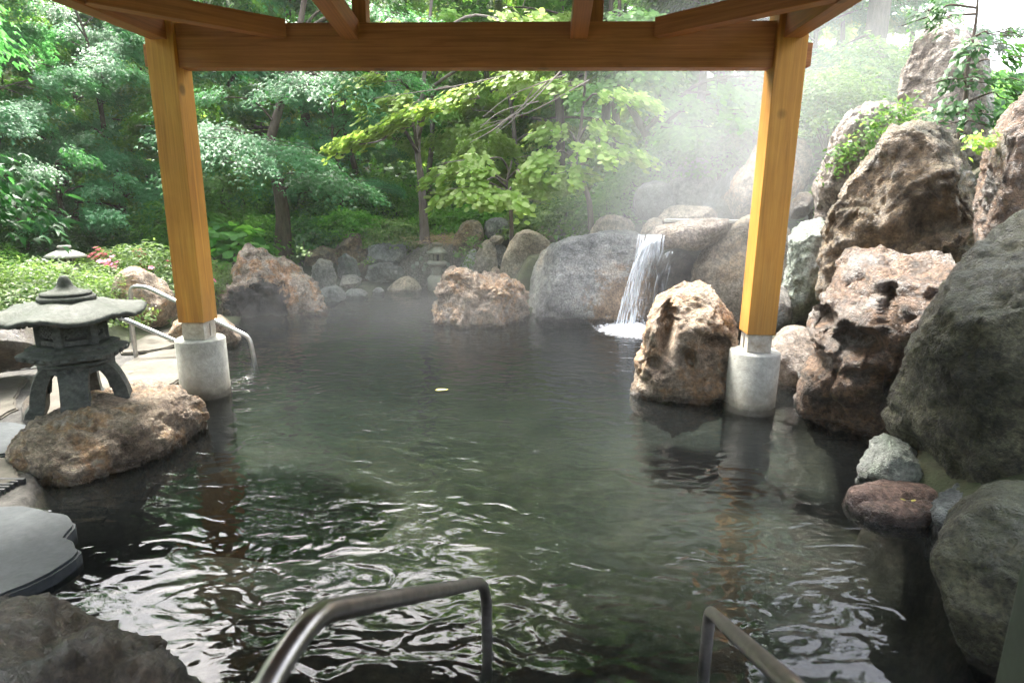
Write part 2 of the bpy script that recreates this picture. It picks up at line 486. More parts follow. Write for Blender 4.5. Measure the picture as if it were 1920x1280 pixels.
M['flagblue'] = plain_mat('blue_grey_flagstone', (0.036, 0.042, 0.047), (0.075, 0.082, 0.086), 3, 0.62, 0.006, 0.22)
M['flagdark'] = plain_mat('wet_slate', (0.02, 0.02, 0.022), (0.06, 0.06, 0.06), 4, 0.3, 0.006)
M['steel'] = plain_mat('brushed_steel', (0.42, 0.41, 0.40), (0.55, 0.54, 0.52), 3, 0.28, 0.0, 0.5, 1.0, None, 0.42)
M['steeldark'] = plain_mat('tarnished_steel', (0.33, 0.30, 0.27), (0.44, 0.41, 0.38), 3, 0.26, 0.0, 0.5, 1.0, None, 0.42)
M['greenpaint'] = plain_mat('dark_green_paint', (0.05, 0.065, 0.045), (0.07, 0.085, 0.06), 2, 0.6, 0.001)
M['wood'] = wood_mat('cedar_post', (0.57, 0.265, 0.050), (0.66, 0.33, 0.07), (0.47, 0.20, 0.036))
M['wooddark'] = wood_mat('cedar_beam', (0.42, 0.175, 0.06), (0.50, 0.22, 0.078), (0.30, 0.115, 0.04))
M['roof'] = plain_mat('roof_board', (0.20, 0.11, 0.05), (0.28, 0.16, 0.075), 5, 0.7, 0.003)
M['bark'] = plain_mat('bark', (0.05, 0.038, 0.028), (0.12, 0.095, 0.075), 7, 0.9, 0.012, 0.2, 0.0, (3, 3, 0.6))
M['barkgrey'] = plain_mat('grey_bark', (0.11, 0.09, 0.08), (0.2, 0.17, 0.15), 7, 0.9, 0.012, 0.2, 0.0, (3, 3, 0.6))
M['twig'] = plain_mat('bare_twig', (0.2, 0.17, 0.15), (0.3, 0.26, 0.23), 7, 0.9, 0.0, 0.2)
M['leaf_cool'] = leaf_mat('maple_leaf', [(0.0, (0.022, 0.11, 0.034)), (0.5, (0.045, 0.185, 0.062)), (1.0, (0.09, 0.26, 0.11))], (0.20, 0.62, 0.12), 0.42, 0.46, 0.45)
M['leaf_mid'] = leaf_mat('green_leaf', [(0.0, (0.030, 0.115, 0.014)), (0.5, (0.062, 0.185, 0.024)), (1.0, (0.12, 0.26, 0.05))], (0.32, 0.66, 0.08), 0.48, 0.5, 0.28)
M['leaf_lime'] = leaf_mat('lime_leaf', [(0.0, (0.12, 0.23, 0.03)), (0.5, (0.20, 0.32, 0.06)), (1.0, (0.34, 0.43, 0.16))], (0.60, 0.80, 0.14), 0.5, 0.5, 0.35)
M['leaf_deep'] = leaf_mat('deep_leaf', [(0.0, (0.016, 0.07, 0.016)), (0.6, (0.036, 0.12, 0.026)), (1.0, (0.07, 0.18, 0.04))], (0.14, 0.36, 0.05), 0.38, 0.42, 0.4)
M['leaf_azalea'] = leaf_mat('azalea_leaf', [(0.0, (0.05, 0.115, 0.028)), (0.5, (0.10, 0.18, 0.045)), (1.0, (0.18, 0.25, 0.085))], (0.3, 0.5, 0.09), 0.38, 0.5, 0.3)
M['blossom'] = leaf_mat('pink_blossom', [(0.0, (0.62, 0.14, 0.30)), (1.0, (0.80, 0.36, 0.52))], (0.6, 0.1, 0.25), 0.3, 0.6)
M['leaf_yellow'] = plain_mat('fallen_leaf', (0.35, 0.32, 0.05), (0.45, 0.40, 0.09), 30, 0.5, 0.0)
M['straw'] = plain_mat('dry_straw', (0.3, 0.2, 0.1), (0.42, 0.31, 0.19), 5, 0.9, 0.0)

def ground_mat():
    m, nt, out = newmat('soil_and_bed')
    v = coords(nt, False)
    n1 = noise(nt, v, 1.4, 9, 0.65, 0.3)
    n2 = noise(nt, v, 14, 7, 0.7)
    geo = N(nt, 'ShaderNodeNewGeometry')
    ps = N(nt, 'ShaderNodeSeparateXYZ'); L(nt, geo.outputs['Position'], ps.inputs[0])
    soil = ramp(nt, [(0.3, (0.03, 0.035, 0.016)), (0.5, (0.05, 0.062, 0.025)), (0.7, (0.09, 0.075, 0.05))], n1).outputs[0]
    bed = ramp(nt, [(0.25, (0.035, 0.03, 0.024)), (0.45, (0.11, 0.088, 0.068)), (0.6, (0.19, 0.14, 0.105)), (0.75, (0.22, 0.19, 0.155))], n1).outputs[0]
    f = ramp(nt, [(0.0, 0.0), (0.02, 1.0)], math_n(nt, 'ADD', ps.outputs['Z'], 0.02)).outputs[0]
    grit = ramp(nt, [(0.3, (0.028, 0.026, 0.023)), (0.7, (0.075, 0.07, 0.062))], n2).outputs[0]
    lx = ramp(nt, [(0.0, 1.0), (0.06, 0.0)], math_n(nt, 'ADD', math_n(nt, 'MULTIPLY', ps.outputs['Y'], 0.5), math_n(nt, 'ADD', -3.15, math_n(nt, 'MULTIPLY', n1, 0.5)))).outputs[0]
    ly = ramp(nt, [(0.0, 1.0), (0.06, 0.0)], math_n(nt, 'ADD', ps.outputs['X'], 1.2)).outputs[0]
    soil = mixc(nt, math_n(nt, 'MULTIPLY', lx, ly), soil, grit)
    c = mixc(nt, f, bed, soil)
    c = mixc(nt, 0.5, c, ramp(nt, [(0.3, 0.15), (0.7, 0.85)], n2).outputs[0], 'OVERLAY')
    bs = N(nt, 'ShaderNodeBsdfPrincipled')
    L(nt, c, bs.inputs['Base Color']); bs.inputs['Roughness'].default_value = 0.85
    L(nt, bump(nt, n2, 0.8, 0.03), bs.inputs['Normal'])
    L(nt, bs.outputs[0], out.inputs['Surface'])
    return m
M['ground'] = ground_mat()

SPLASH = W(1190, 619)
def water_mat():
    m, nt, out = newmat('hot_spring_water')
    tc = N(nt, 'ShaderNodeTexCoord')
    v = tc.outputs['Object']
    mp = N(nt, 'ShaderNodeMapping'); L(nt, v, mp.inputs['Vector'])
    mp.inputs['Rotation'].default_value = (0, 0, math.radians(14))
    mp.inputs['Scale'].default_value = (0.72, 1.15, 1.0)
    a = noise(nt, mp.outputs[0], 6.8, 1.5, 0.4, 1.1)
    b = noise(nt, mp.outputs[0], 12.0, 1.5, 0.45, 0.9)
    c = noise(nt, v, 1.3, 2.0, 0.5)
    # rings spreading from the foot of the fall
    dn = N(nt, 'ShaderNodeVectorMath'); dn.operation = 'DISTANCE'
    L(nt, v, dn.inputs[0]); dn.inputs[1].default_value = (SPLASH.x, SPLASH.y, 0)
    ph = math_n(nt, 'ADD', math_n(nt, 'MULTIPLY', dn.outputs['Value'], 34.0), math_n(nt, 'MULTIPLY', c, 14.0))
    ring = math_n(nt, 'DIVIDE', math_n(nt, 'SINE', ph), math_n(nt, 'ADD', 2.2, math_n(nt, 'MULTIPLY', dn.outputs['Value'], 1.0)))
    amp = ramp(nt, [(0.36, 0.12), (0.62, 1.0)], c).outputs[0]
    h = math_n(nt, 'ADD', math_n(nt, 'MULTIPLY', a, math_n(nt, 'ADD', 0.55, math_n(nt, 'MULTIPLY', amp, 0.6))), math_n(nt, 'MULTIPLY', math_n(nt, 'MULTIPLY', b, 0.24), amp))
    h = math_n(nt, 'ADD', h, math_n(nt, 'MULTIPLY', ring, 0.16))
    nrm = bump(nt, h, 1.0, 0.0120)
    fr = N(nt, 'ShaderNodeFresnel'); fr.inputs['IOR'].default_value = 1.42
    L(nt, nrm, fr.inputs['Normal'])
    gl = N(nt, 'ShaderNodeBsdfGlossy'); gl.inputs['Roughness'].default_value = 0.02
    L(nt, nrm, gl.inputs['Normal'])
    tr = N(nt, 'ShaderNodeBsdfTransparent'); tr.inputs['Color'].default_value = (0.93, 0.96, 0.93, 1)
    df = N(nt, 'ShaderNodeBsdfDiffuse'); df.inputs['Color'].default_value = (0.075, 0.085, 0.085, 1)
    mu = N(nt, 'ShaderNodeMixShader'); mu.inputs[0].default_value = 0.055
    L(nt, tr.outputs[0], mu.inputs[1]); L(nt, df.outputs[0], mu.inputs[2])
    mx = N(nt, 'ShaderNodeMixShader')
    L(nt, fr.outputs[0], mx.inputs[0]); L(nt, mu.outputs[0], mx.inputs[1]); L(nt, gl.outputs[0], mx.inputs[2])
    L(nt, mx.outputs[0], out.inputs['Surface'])
    ab = N(nt, 'ShaderNodeVolumeAbsorption')
    ab.inputs['Color'].default_value = (0.50, 0.575, 0.575, 1); ab.inputs["Density"].default_value = 2.3
    L(nt, ab.outputs[0], out.inputs['Volume'])
    return m
M['water'] = water_mat()

def fall_mat():
    m, nt, out = newmat('falling_water')
    d = N(nt, 'ShaderNodeBsdfPrincipled')
    d.inputs['Base Color'].default_value = (0.78, 0.82, 0.86, 1); d.inputs['Roughness'].default_value = 0.15
    t = N(nt, 'ShaderNodeBsdfTransparent')
    geo = N(nt, 'ShaderNodeNewGeometry')
    f = math_n(nt, 'ADD', 0.18, math_n(nt, 'MULTIPLY', geo.outputs['Random Per Island'], 0.5))
    mx = N(nt, 'ShaderNodeMixShader'); L(nt, f, mx.inputs[0])
    L(nt, t.outputs[0], mx.inputs[1]); L(nt, d.outputs[0], mx.inputs[2])
    L(nt, mx.outputs[0], out.inputs['Surface'])
    return m
M['fall'] = fall_mat()
def foam_mat():
    m, nt, out = newmat('foam')
    v = coords(nt, False)
    d = N(nt, 'ShaderNodeBsdfPrincipled')
    d.inputs['Base Color'].default_value = (0.85, 0.87, 0.9, 1); d.inputs['Roughness'].default_value = 0.4
    t = N(nt, 'ShaderNodeBsdfTransparent')
    ln = N(nt, 'ShaderNodeVectorMath'); ln.operation = 'LENGTH'; L(nt, v, ln.inputs[0])
    n = noise(nt, v, 22, 6, 0.7)
    f = math_n(nt, 'SUBTRACT', math_n(nt, 'ADD', n, 0.62), math_n(nt, 'MULTIPLY', ln.outputs['Value'], 1.55))
    f = ramp(nt, [(0.38, 0.0), (0.66, 1.0)], f).outputs[0]
    mx = N(nt, 'ShaderNodeMixShader'); L(nt, f, mx.inputs[0])
    L(nt, t.outputs[0], mx.inputs[1]); L(nt, d.outputs[0], mx.inputs[2])
    L(nt, mx.outputs[0], out.inputs['Surface'])
    return m
M['foam'] = foam_mat()

# ------------------------------------------------------------------ the ground with the pool sunk into it
pool_px = [(0, 1120), (130, 1040), (60, 955), (90, 900), (200, 885), (330, 840), (385, 790), (330, 760), (330, 700), (400, 650), (420, 612),
           (480, 592), (600, 580), (640, 553), (710, 545), (800, 538), (868, 540), (880, 590), (985, 592), (1100, 585), (1300, 585), (1420, 620),
           (1490, 690), (1520, 740), (1640, 800), (1690, 860), (1660, 900), (1760, 960), (1800, 1060), (1860, 1180)]
pool = [W(x, y).xy for x, y in pool_px]
pool = [Vector((-1.55, 0.55)), Vector((-1.75, 1.2))] + pool[1:] + [Vector((1.55, 1.3)), Vector((1.45, 0.55))]
PN = np.array([[p.x, p.y] for p in pool])
def sdist(x, y):
    p = np.stack([x, y], -1).reshape(-1, 1, 2)
    a = PN[None]; b = np.roll(PN, -1, 0)[None]
    ab = b - a
    t = np.clip(((p - a) * ab).sum(-1) / (ab * ab).sum(-1), 0, 1)
    d = np.linalg.norm(p - a - t[..., None] * ab, axis=-1).min(1)
    c = ((a[..., 1] > p[..., 1]) != (b[..., 1] > p[..., 1])) & (p[..., 0] < ab[..., 0] * (p[..., 1] - a[..., 1]) / (ab[..., 1] + 1e-12) + a[..., 0])
    inside = c.sum(1) % 2 == 1
    return np.where(inside, -d, d).reshape(x.shape)
PITC = W(520, 815)
def terrain(x, y):
    x = np.asarray(x, float); y = np.asarray(y, float)
    s = sdist(x, y)
    so = np.maximum(s, 0)
    n = perlin(np.stack([x * 0.6, y * 0.6, 0 * x], -1).reshape(-1, 3), 3).reshape(x.shape)
    left = 0.05 + 0.30 * sstep(y, 5.6, 6.6) * sstep(so, 0.5, 1.4) + 0.012 * so + 0.25 * sstep(so, 3, 9) + 0.30 * np.maximum(so - 14, 0)
    back = 0.10 + 0.62 * sstep(so, 0.5, 1.0) + 0.12 * np.maximum(so - 1, 0) + 0.24 * np.maximum(so - 3, 0)
    right = 0.08 + 0.85 * np.minimum(so, 2.6) + 0.16 * np.maximum(so - 2.6, 0)
    az = np.degrees(np.arctan2(x, y))
    wr = sstep(az, 6, 13) * sstep(y, 0.9, 2.0)
    wb = sstep(az, -21, -14) * (1 - wr)
    wl = 1 - wr - wb
    out = left * wl + back * wb + right * wr + 0.14 * n * sstep(so, 0.8, 3)
    out = np.where(out > 6, 6 + 6 * np.tanh((out - 6) / 8), out)
    pit = 0.8 * (1 - sstep(np.hypot((x - PITC.x) / 1.0, (y - PITC.y) / 0.75), 0.62, 0.80))
    nb = fbm(np.stack([x * 1.1, y * 1.1, 0 * x + 5], -1).reshape(-1, 3), 3, 9).reshape(x.shape)
    bed = -0.55 - 0.12 * sstep(-s, 0.5, 2) + 0.06 * nb - pit
    return bed + (out - bed) * sstep(s, -0.14, 0.03)
def axis(lo, hi, step, far):
    core = list(np.arange(lo, hi + 1e-6, step))
    a, s = [], step
    x = hi
    while x < far:
        s *= 1.25; x += s; a.append(x)
    b, s = [], step
    x = lo
    while x > -far:
        s *= 1.25; x -= s; b.append(x)
    return np.array(b[::-1] + core + a)
gx, gy = axis(-6, 6, 0.06, 400), axis(0, 13, 0.06, 400)
X, Y = np.meshgrid(gx, gy)
Z = np.empty_like(X)
for r in range(0, X.shape[0], 20):
    Z[r:r + 20] = terrain(X[r:r + 20], Y[r:r + 20])
nx, ny = len(gx), len(gy)
idx = np.arange(nx * ny).reshape(ny, nx)
q = np.stack([idx[:-1, :-1], idx[:-1, 1:], idx[1:, 1:], idx[1:, :-1]], -1).reshape(-1, 4)
tag(obj('ground', mesh_np('ground', np.stack([X, Y, Z], -1).reshape(-1, 3), q, M['ground'])), kind='structure')
def gz(x, y): return float(terrain(np.array([x]), np.array([y]))[0])

# water: a closed body (surface, sides, bottom) a little larger than the basin
c0 = PN.mean(0)
bm = bmesh.new()
top, bot = [], []
for k in range(len(PN)):
    a, b, c = PN[k - 1], PN[k], PN[(k + 1) % len(PN)]
    n = np.array([c[1] - a[1], a[0] - c[0]]); n /= np.linalg.norm(n)
    area = sum(PN[i - 1][0] * PN[i][1] - PN[i][0] * PN[i - 1][1] for i in range(len(PN)))
    if area < 0: n = -n
    w_ = b + n * 0.03
    top.append(bm.verts.new((w_[0], w_[1], 0))); bot.append(bm.verts.new((w_[0], w_[1], -1.9)))
bm.faces.new(top); bm.faces.new(bot[::-1])
for k in range(len(top)):
    bm.faces.new((top[k - 1], top[k], bot[k], bot[k - 1]))
tag(obj('pool_water', from_bm('pool_water', bm, M['water'])), kind='structure')

# submerged entry step in front of the camera
st = obj('pool_step', box_mesh('pool_step', 2.7, 1.25, 0.36, rock_mat('step_stone', [(0.3, (0.04, 0.028, 0.02)), (0.5, (0.14, 0.095, 0.06)), (0.7, (0.2, 0.16, 0.1))], 3, 0.5, 0.3), 0.03), None, (0.1, 1.22, -0.42))
tag(st, kind='structure')

# ------------------------------------------------------------------ rocks
_ico = {}
def ico(sub):
    if sub not in _ico:
        bm = bmesh.new()
        bmesh.ops.create_icosphere(bm, subdivisions=sub, radius=1.0)
        v = np.array([q.co[:] for q in bm.verts]); f = np.array([[q.index for q in p.verts] for p in bm.faces], dtype=np.int32)
        bm.free()
        _ico[sub] = (v, f)
    return _ico[sub]
def vnormals(v, f):
    a, b, c = v[f[:, 0]], v[f[:, 1]], v[f[:, 2]]
    fn = np.cross(b - a, c - a)
    n = np.zeros_like(v)
    for k in range(3):
        np.add.at(n, f[:, k], fn)
    return n / (np.linalg.norm(n, axis=1)[:, None] + 1e-12)
def chaikin(p, it=2):
    p = np.asarray(p, float)
    for _ in range(it):
        q = np.roll(p, -1, 0)
        p = np.stack([0.75 * p + 0.25 * q, 0.25 * p + 0.75 * q], 1).reshape(-1, 2)
    return p
def polar(poly, it=2):
    p = chaikin(poly, it)
    q = np.roll(p, -1, 0)
    cr = p[:, 0] * q[:, 1] - q[:, 0] * p[:, 1]
    A = cr.sum() / 2
    c = ((p + q) * cr[:, None]).sum(0) / (6 * A)
    d = np.concatenate([p + (q - p) * t for t in np.linspace(0, 1, 12, endpoint=False)]) - c
    th = np.arctan2(d[:, 1], d[:, 0]); r = np.hypot(d[:, 0], d[:, 1])
    o = np.argsort(th); th, r = th[o], r[o]
    th = np.concatenate([th - 2 * math.pi, th, th + 2 * math.pi]); r = np.concatenate([r, r, r])
    g = np.linspace(-math.pi, math.pi, 361)
    return c, g, np.interp(g, th, r)
RS = [0]
def roughen(v, f, size, amp, freq, ridge, cuts, dents, seed, keep):
    rg = np.random.default_rng(seed)
    for _ in range(cuts):                                    # flat broken faces
        n = rg.normal(size=3); n[1] = -abs(n[1]) - 0.2; n /= np.linalg.norm(n)
        pr = v @ n
        h = pr.max() * rg.uniform(0.68, 0.86)
        v = v - np.maximum(pr - h, 0)[:, None] * n * 0.85
    n = vnormals(v, f)
    p = v / size * freq + rg.uniform(-50, 50, 3)
    p = p + 0.30 * np.stack([perlin(p * 0.9 + 7 * k, seed + 40 + k) for k in range(3)], 1)
    d = 0.9 * fbm(p * 0.8, 5, seed, 0.5)
    for sc_, a_ in ((0.75, 1.0), (1.9, 0.5), (4.6, 0.22)):
        f1, f2, rv_, rel = worley(p * sc_ + 0.18 * np.stack([perlin(p * sc_ * 1.7 + 5 * k, seed + k) for k in range(3)], 1), seed)
        blk = (rv_[:, 0] - 0.5) * 0.9 + (rel * (rv_ - 0.5)).sum(1) * 2.0
        d = d + ridge * a_ * (blk * sstep(f2 - f1, 0.0, 0.30) - 0.55 * np.exp(-((f2 - f1) / 0.07) ** 2))
    d = d + 0.20 * fbm(p * 5, 5, seed + 9, 0.62)
    wv = v + n * (d * amp * size)[:, None]
    for (c, rad, dep) in dents:
        dd = np.linalg.norm((wv - np.array(c)) / np.array(rad), axis=1)
        nn = perlin(v / size * 6 + 3, seed) * 0.35
        wv[:, 1] += dep * np.clip(1 - (dd + nn) ** 2, 0, 1)
    return wv
def rock(label, poly, mat, d=None, base=None, t=0.45, amp=0.10, freq=2.4, ridge=0.35, cuts=6, sub=5, e=0.66, name='boulder', cat='rock',
         group=None, dents=(), seed=None, flatback=1.0, it=1):
    """boulder whose front outline stands upright at its own distance; depth t each way"""
    RS[0] += 1
    seed = seed or RS[0] * 13
    cx = sum(p[0] for p in poly) / len(poly); cy = sum(p[1] for p in poly) / len(poly)
    a = ray(cx, cy); a.z = 0; a.normalize()
    if d is None:
        d = (W(cx, base) - CAM).to_2d().length + 0.75 * t
    side = Vector((a.y, -a.x, 0))
    uv = []
    for px, py in poly:
        r = ray(px, py)
        Q = CAM + r * (d / (r.x * a.x + r.y * a.y))
        uv.append(((Q - CAM).dot(side), Q.z))
    c, g, R = polar(uv, it)
    v, f = ico(sub)
    rho = np.hypot(v[:, 0], v[:, 2]); th = np.arctan2(v[:, 2], v[:, 0])
    rr = np.interp(th, g, R) * rho ** e
    loc = np.stack([np.cos(th) * rr, np.sign(v[:, 1]) * np.abs(v[:, 1]) ** e * t, np.sin(th) * rr], -1)
    loc[:, 1] = np.where(loc[:, 1] > 0, loc[:, 1] * flatback, loc[:, 1])
    size = float(R.mean())
    loc = roughen(loc, f, size, amp, freq, ridge, cuts, [((q[0] * size, q[1] * size, q[2] * size), tuple(k * size for k in q[3]), q[4] * size) for q in dents], seed, None)
    zmin = loc[:, 2].min()
    loc[:, 2] -= zmin
    o = obj(name, mesh_np(name, loc, f[:, ::1], M[mat] if isinstance(mat, str) else mat))
    o.location = CAM * 0 + a * d + side * c[0]
    o.location.z = c[1] + zmin
    o.rotation_euler = (0, 0, math.atan2(side.y, side.x))
    return tag(o, label, cat, group)
def mound(label, pts, mat, h, depth=0.35, amp=0.08, freq=2.4, ridge=0.3, sub=5, e=0.7, name='boulder', cat='rock', group=None, seed=None, z0=0.0, lean=(0, 0)):
    """low rock laid out by its footprint (world xy points), rising h above z0"""
    RS[0] += 1
    seed = seed or RS[0] * 13
    c, g, R = polar([(p[0], p[1]) for p in pts])
    v, f = ico(sub)
    rho = np.hypot(v[:, 0], v[:, 1]); th = np.arctan2(v[:, 1], v[:, 0])
    rr = np.interp(th, g, R) * rho ** e
    zz = np.where(v[:, 2] > 0, np.abs(v[:, 2]) ** e * h, -np.abs(v[:, 2]) ** e * depth)
    loc = np.stack([np.cos(th) * rr, np.sin(th) * rr, zz], -1)
    size = float(R.mean())
    rg = np.random.default_rng(seed)
    n = vnormals(loc, f)
    p = loc / size * freq + rg.uniform(-50, 50, 3)
    dsp = fbm(p, 5, seed, 0.55) * (1 - 0.6 * ridge) + ridge * fbm(p * 0.85, 5, seed + 5, 0.55, True) * 0.9 + 0.25 * fbm(p * 5, 3, seed + 9, 0.6)
    loc = loc + n * (dsp * amp * min(size, h * 3))[:, None]
    loc[:, 2] += lean[0] * loc[:, 0] + lean[1] * loc[:, 1]
    o = obj(name, mesh_np(name, loc, f, M[mat]), None, (c[0], c[1], z0))
    return tag(o, label, cat, group)

M['tanhollow'] = rock_mat('hollowed_tan_rock', [(0.28, (0.05, 0.036, 0.028)), (0.40, (0.22, 0.16, 0.115)), (0.50, (0.36, 0.30, 0.24)), (0.57, (0.36, 0.20, 0.10)), (0.66, (0.42, 0.35, 0.29)), (0.78, (0.48, 0.44, 0.40))], 2.6, 0.6, 0.35,
                         patch=((-0.22, -0.50, 0.80), 0.40, (0.016, 0.016, 0.018)))  # black colour painted over the dented hollow, with a noisy edge
rock('tan and orange boulder with a black hollow, beside the left pillar', [(408, 640), (412, 590), (422, 540), (435, 500), (455, 468), (490, 458), (515, 474), (542, 476), (562, 495), (592, 540), (622, 585), (640, 640), (520, 660)], 'tanhollow', base=597, t=0.55, amp=0.13, ridge=0.6, freq=3.0, sub=6,
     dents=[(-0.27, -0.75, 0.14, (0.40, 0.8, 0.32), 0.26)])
rock('craggy pinkish tan boulder standing alone in mid pool', [(806, 640), (812, 595), (816, 555), (830, 520), (850, 504), (878, 512), (905, 520), (960, 525), (992, 545), (1002, 580), (1004, 640), (900, 650)], 'tan', base=612, t=0.42, amp=0.15, ridge=0.7, freq=3.2, sub=6, e=0.6)
rock('big smooth rounded grey boulder left of the waterfall', [(984, 520), (1000, 478), (1040, 455), (1100, 438), (1160, 431), (1205, 440), (1225, 480), (1230, 560), (1220, 630), (1100, 640), (1010, 630), (988, 570)], 'greytan', base=602, t=0.6, amp=0.06, ridge=0.1, cuts=2, sub=6)
rock('sand coloured leaning slab behind the craggy mid-pool boulder', [(925, 560), (940, 490), (962, 442), (985, 430), (1012, 438), (1040, 462), (1010, 520), (1000, 580)], 'pale', d=9.6, t=0.3, amp=0.05, ridge=0.1, cuts=3)
rock('purplish upright stone at the back of the pool', [(884, 540), (890, 480), (900, 450), (924, 447), (934, 480), (930, 540)], 'pink', d=10.3, t=0.2, amp=0.06, cuts=5, sub=4)
rock('white-faced narrow stone left of the purplish upright stone', [(862, 535), (868, 490), (886, 462), (898, 470), (890, 540)], 'greenish', d=10.5, t=0.18, amp=0.07, sub=4)
rock('round ochre stub stone in front of the sandy slab', [(916, 540), (918, 508), (928, 498), (940, 508), (944, 540)], 'tan', d=9.7, t=0.12, amp=0.05, sub=4)
rock('flat reddish cap stone balanced on the purplish stone', [(915, 452), (922, 442), (936, 440), (948, 448), (942, 458), (924, 459)], 'pink', d=10.35, t=0.16, amp=0.07, sub=4)
rock('small grey wedge stone under the reddish cap stone', [(926, 480), (926, 460), (944, 458), (952, 470), (948, 500), (932, 500)], 'grey', d=10.5, t=0.15, amp=0.07, sub=4)
rock('brown mossy boulder at the back left of the grey capstone boulder', [(842, 470), (852, 440), (870, 414), (892, 410), (908, 425), (906, 450), (890, 475), (860, 480)], 'brownmoss', d=10.9, t=0.3, amp=0.1)
rock('grey rounded boulder resting on top of the back wall', [(902, 430), (912, 412), (935, 406), (960, 414), (970, 430), (955, 446), (925, 448), (905, 442)], 'grey', d=10.9, t=0.28, amp=0.06, ridge=0.1, cuts=2)
rock('dark slate coloured rock in ground cover above the back wall', [(812, 460), (820, 430), (836, 416), (858, 416), (866, 440), (856, 465)], 'blue', d=11.5, t=0.3, amp=0.08, sub=4)
rock('mossy rock among shrubs above the big grey boulder', [(1036, 450), (1042, 420), (1058, 408), (1074, 415), (1080, 445), (1060, 460)], 'mortar', d=10.6, t=0.25, amp=0.08, sub=4)
rock('pale rock wedged behind the top of the sandy slab', [(984, 450), (990, 428), (1010, 422), (1032, 430), (1046, 450), (1020, 465)], 'pale', d=10.6, t=0.25, amp=0.07, sub=4)
rock('tan rock behind the top of the big grey boulder', [(1104, 450), (1112, 420), (1130, 404), (1160, 402), (1186, 415), (1196, 450), (1150, 465)], 'pale', d=9.7, t=0.35, amp=0.1)
rock('dark recessed rock at the back of the waterfall hollow', [(1200, 640), (1205, 520), (1230, 470), (1290, 455), (1340, 470), (1340, 640)], 'wetblack', d=9, t=0.3, amp=0.08)
rock('overhanging lip rock that the waterfall pours from', [(1203, 460), (1222, 428), (1262, 414), (1330, 409), (1392, 410), (1392, 430), (1345, 455), (1300, 472), (1265, 462), (1235, 470)], 'pink', d=8.1, t=0.34, amp=0.06, ridge=0.2, cuts=3, e=0.7)
rock('broad tan rock supporting the lip on the right of the fall', [(1296, 640), (1292, 520), (1310, 465), (1350, 432), (1400, 403), (1450, 398), (1486, 430), (1490, 520), (1488, 640)], 'pale', d=8.3, t=0.45, amp=0.09, cuts=5)
rock('cream rock lying behind the channel of the fall', [(1225, 425), (1240, 395), (1262, 384), (1300, 388), (1330, 385), (1350, 405), (1340, 430), (1280, 435)], 'pale', d=8.9, t=0.3, amp=0.08)
rock('round cream rock low beneath the left of the lip', [(1192, 480), (1200, 430), (1222, 405), (1246, 412), (1240, 440), (1225, 470), (1210, 500)], 'pale', d=8.75, t=0.3, amp=0.07, sub=4)
rock('steamy blue grey slab above the waterfall', [(1184, 400), (1190, 360), (1215, 338), (1252, 340), (1266, 370), (1262, 410), (1230, 425), (1200, 415)], 'blue', d=10.2, t=0.35, amp=0.07, cuts=5)
rock('peaked grey rock rising through steam above the fall', [(1246, 410), (1252, 350), (1268, 318), (1290, 284), (1315, 280), (1332, 305), (1348, 340), (1345, 410), (1290, 425)], 'grey', d=10.6, t=0.45, amp=0.09, cuts=5)
rock('slanting blue grey rock between peaked rock and orange boulder', [(1318, 415), (1322, 365), (1350, 325), (1392, 310), (1410, 350), (1398, 400), (1360, 420)], 'blue', d=10.1, t=0.4, amp=0.08)
rock('large orange and white boulder behind the right post', [(1360, 405), (1364, 352), (1392, 318), (1425, 262), (1488, 248), (1514, 268), (1528, 312), (1522, 352), (1495, 392), (1425, 414)], 'tan', d=9.4, t=0.5, amp=0.1)
rock('small dark wet rock tucked right of the post', [(1476, 410), (1482, 375), (1505, 358), (1526, 365), (1524, 395), (1502, 412)], 'wetblack', d=8.3, t=0.2, amp=0.08, sub=4)
rock('rounded pinkish stone under the mossy leaning slab', [(1524, 420), (1530, 392), (1550, 385), (1564, 400), (1556, 428), (1536, 432)], 'pink', d=7.7, t=0.18, amp=0.06, sub=4)
rock('wet greenish white rock with water running down, right of the post', [(1470, 640), (1472, 520), (1482, 440), (1500, 402), (1545, 398), (1560, 450), (1552, 560), (1530, 620)], 'greenish', d=7.2, t=0.4, amp=0.13, ridge=0.5, sub=6)
rock('wet dark grey stone low behind the right post', [(1448, 640), (1452, 560), (1468, 520), (1482, 540), (1486, 620)], 'grey', d=6.8, t=0.2, amp=0.08, sub=4)
rock('wet pink rock beside the right concrete post base', [(1430, 760), (1440, 650), (1462, 618), (1500, 612), (1530, 630), (1530, 700), (1505, 760)], 'pink', d=5.85, t=0.35, amp=0.06, ridge=0.15, cuts=3)
rock('pitted golden tan boulder in front of the fall, beside the right post', [(1188, 800), (1192, 710), (1200, 650), (1215, 600), (1236, 542), (1262, 504), (1292, 501), (1330, 520), (1356, 560), (1376, 620), (1384, 700), (1380, 800), (1280, 820)], 'tan', base=752, t=0.36, amp=0.12, ridge=0.4, sub=6,
     dents=[(-0.30, -0.7, 0.62, (0.15, 1.0, 0.42), 0.55), (0.36, -0.8, 0.46, (0.26, 1.0, 0.15), 0.40), (0.02, -0.8, 0.22, (0.15, 1.0, 0.13), 0.3), (-0.45, -0.8, 0.1, (0.12, 1.0, 0.12), 0.2)])
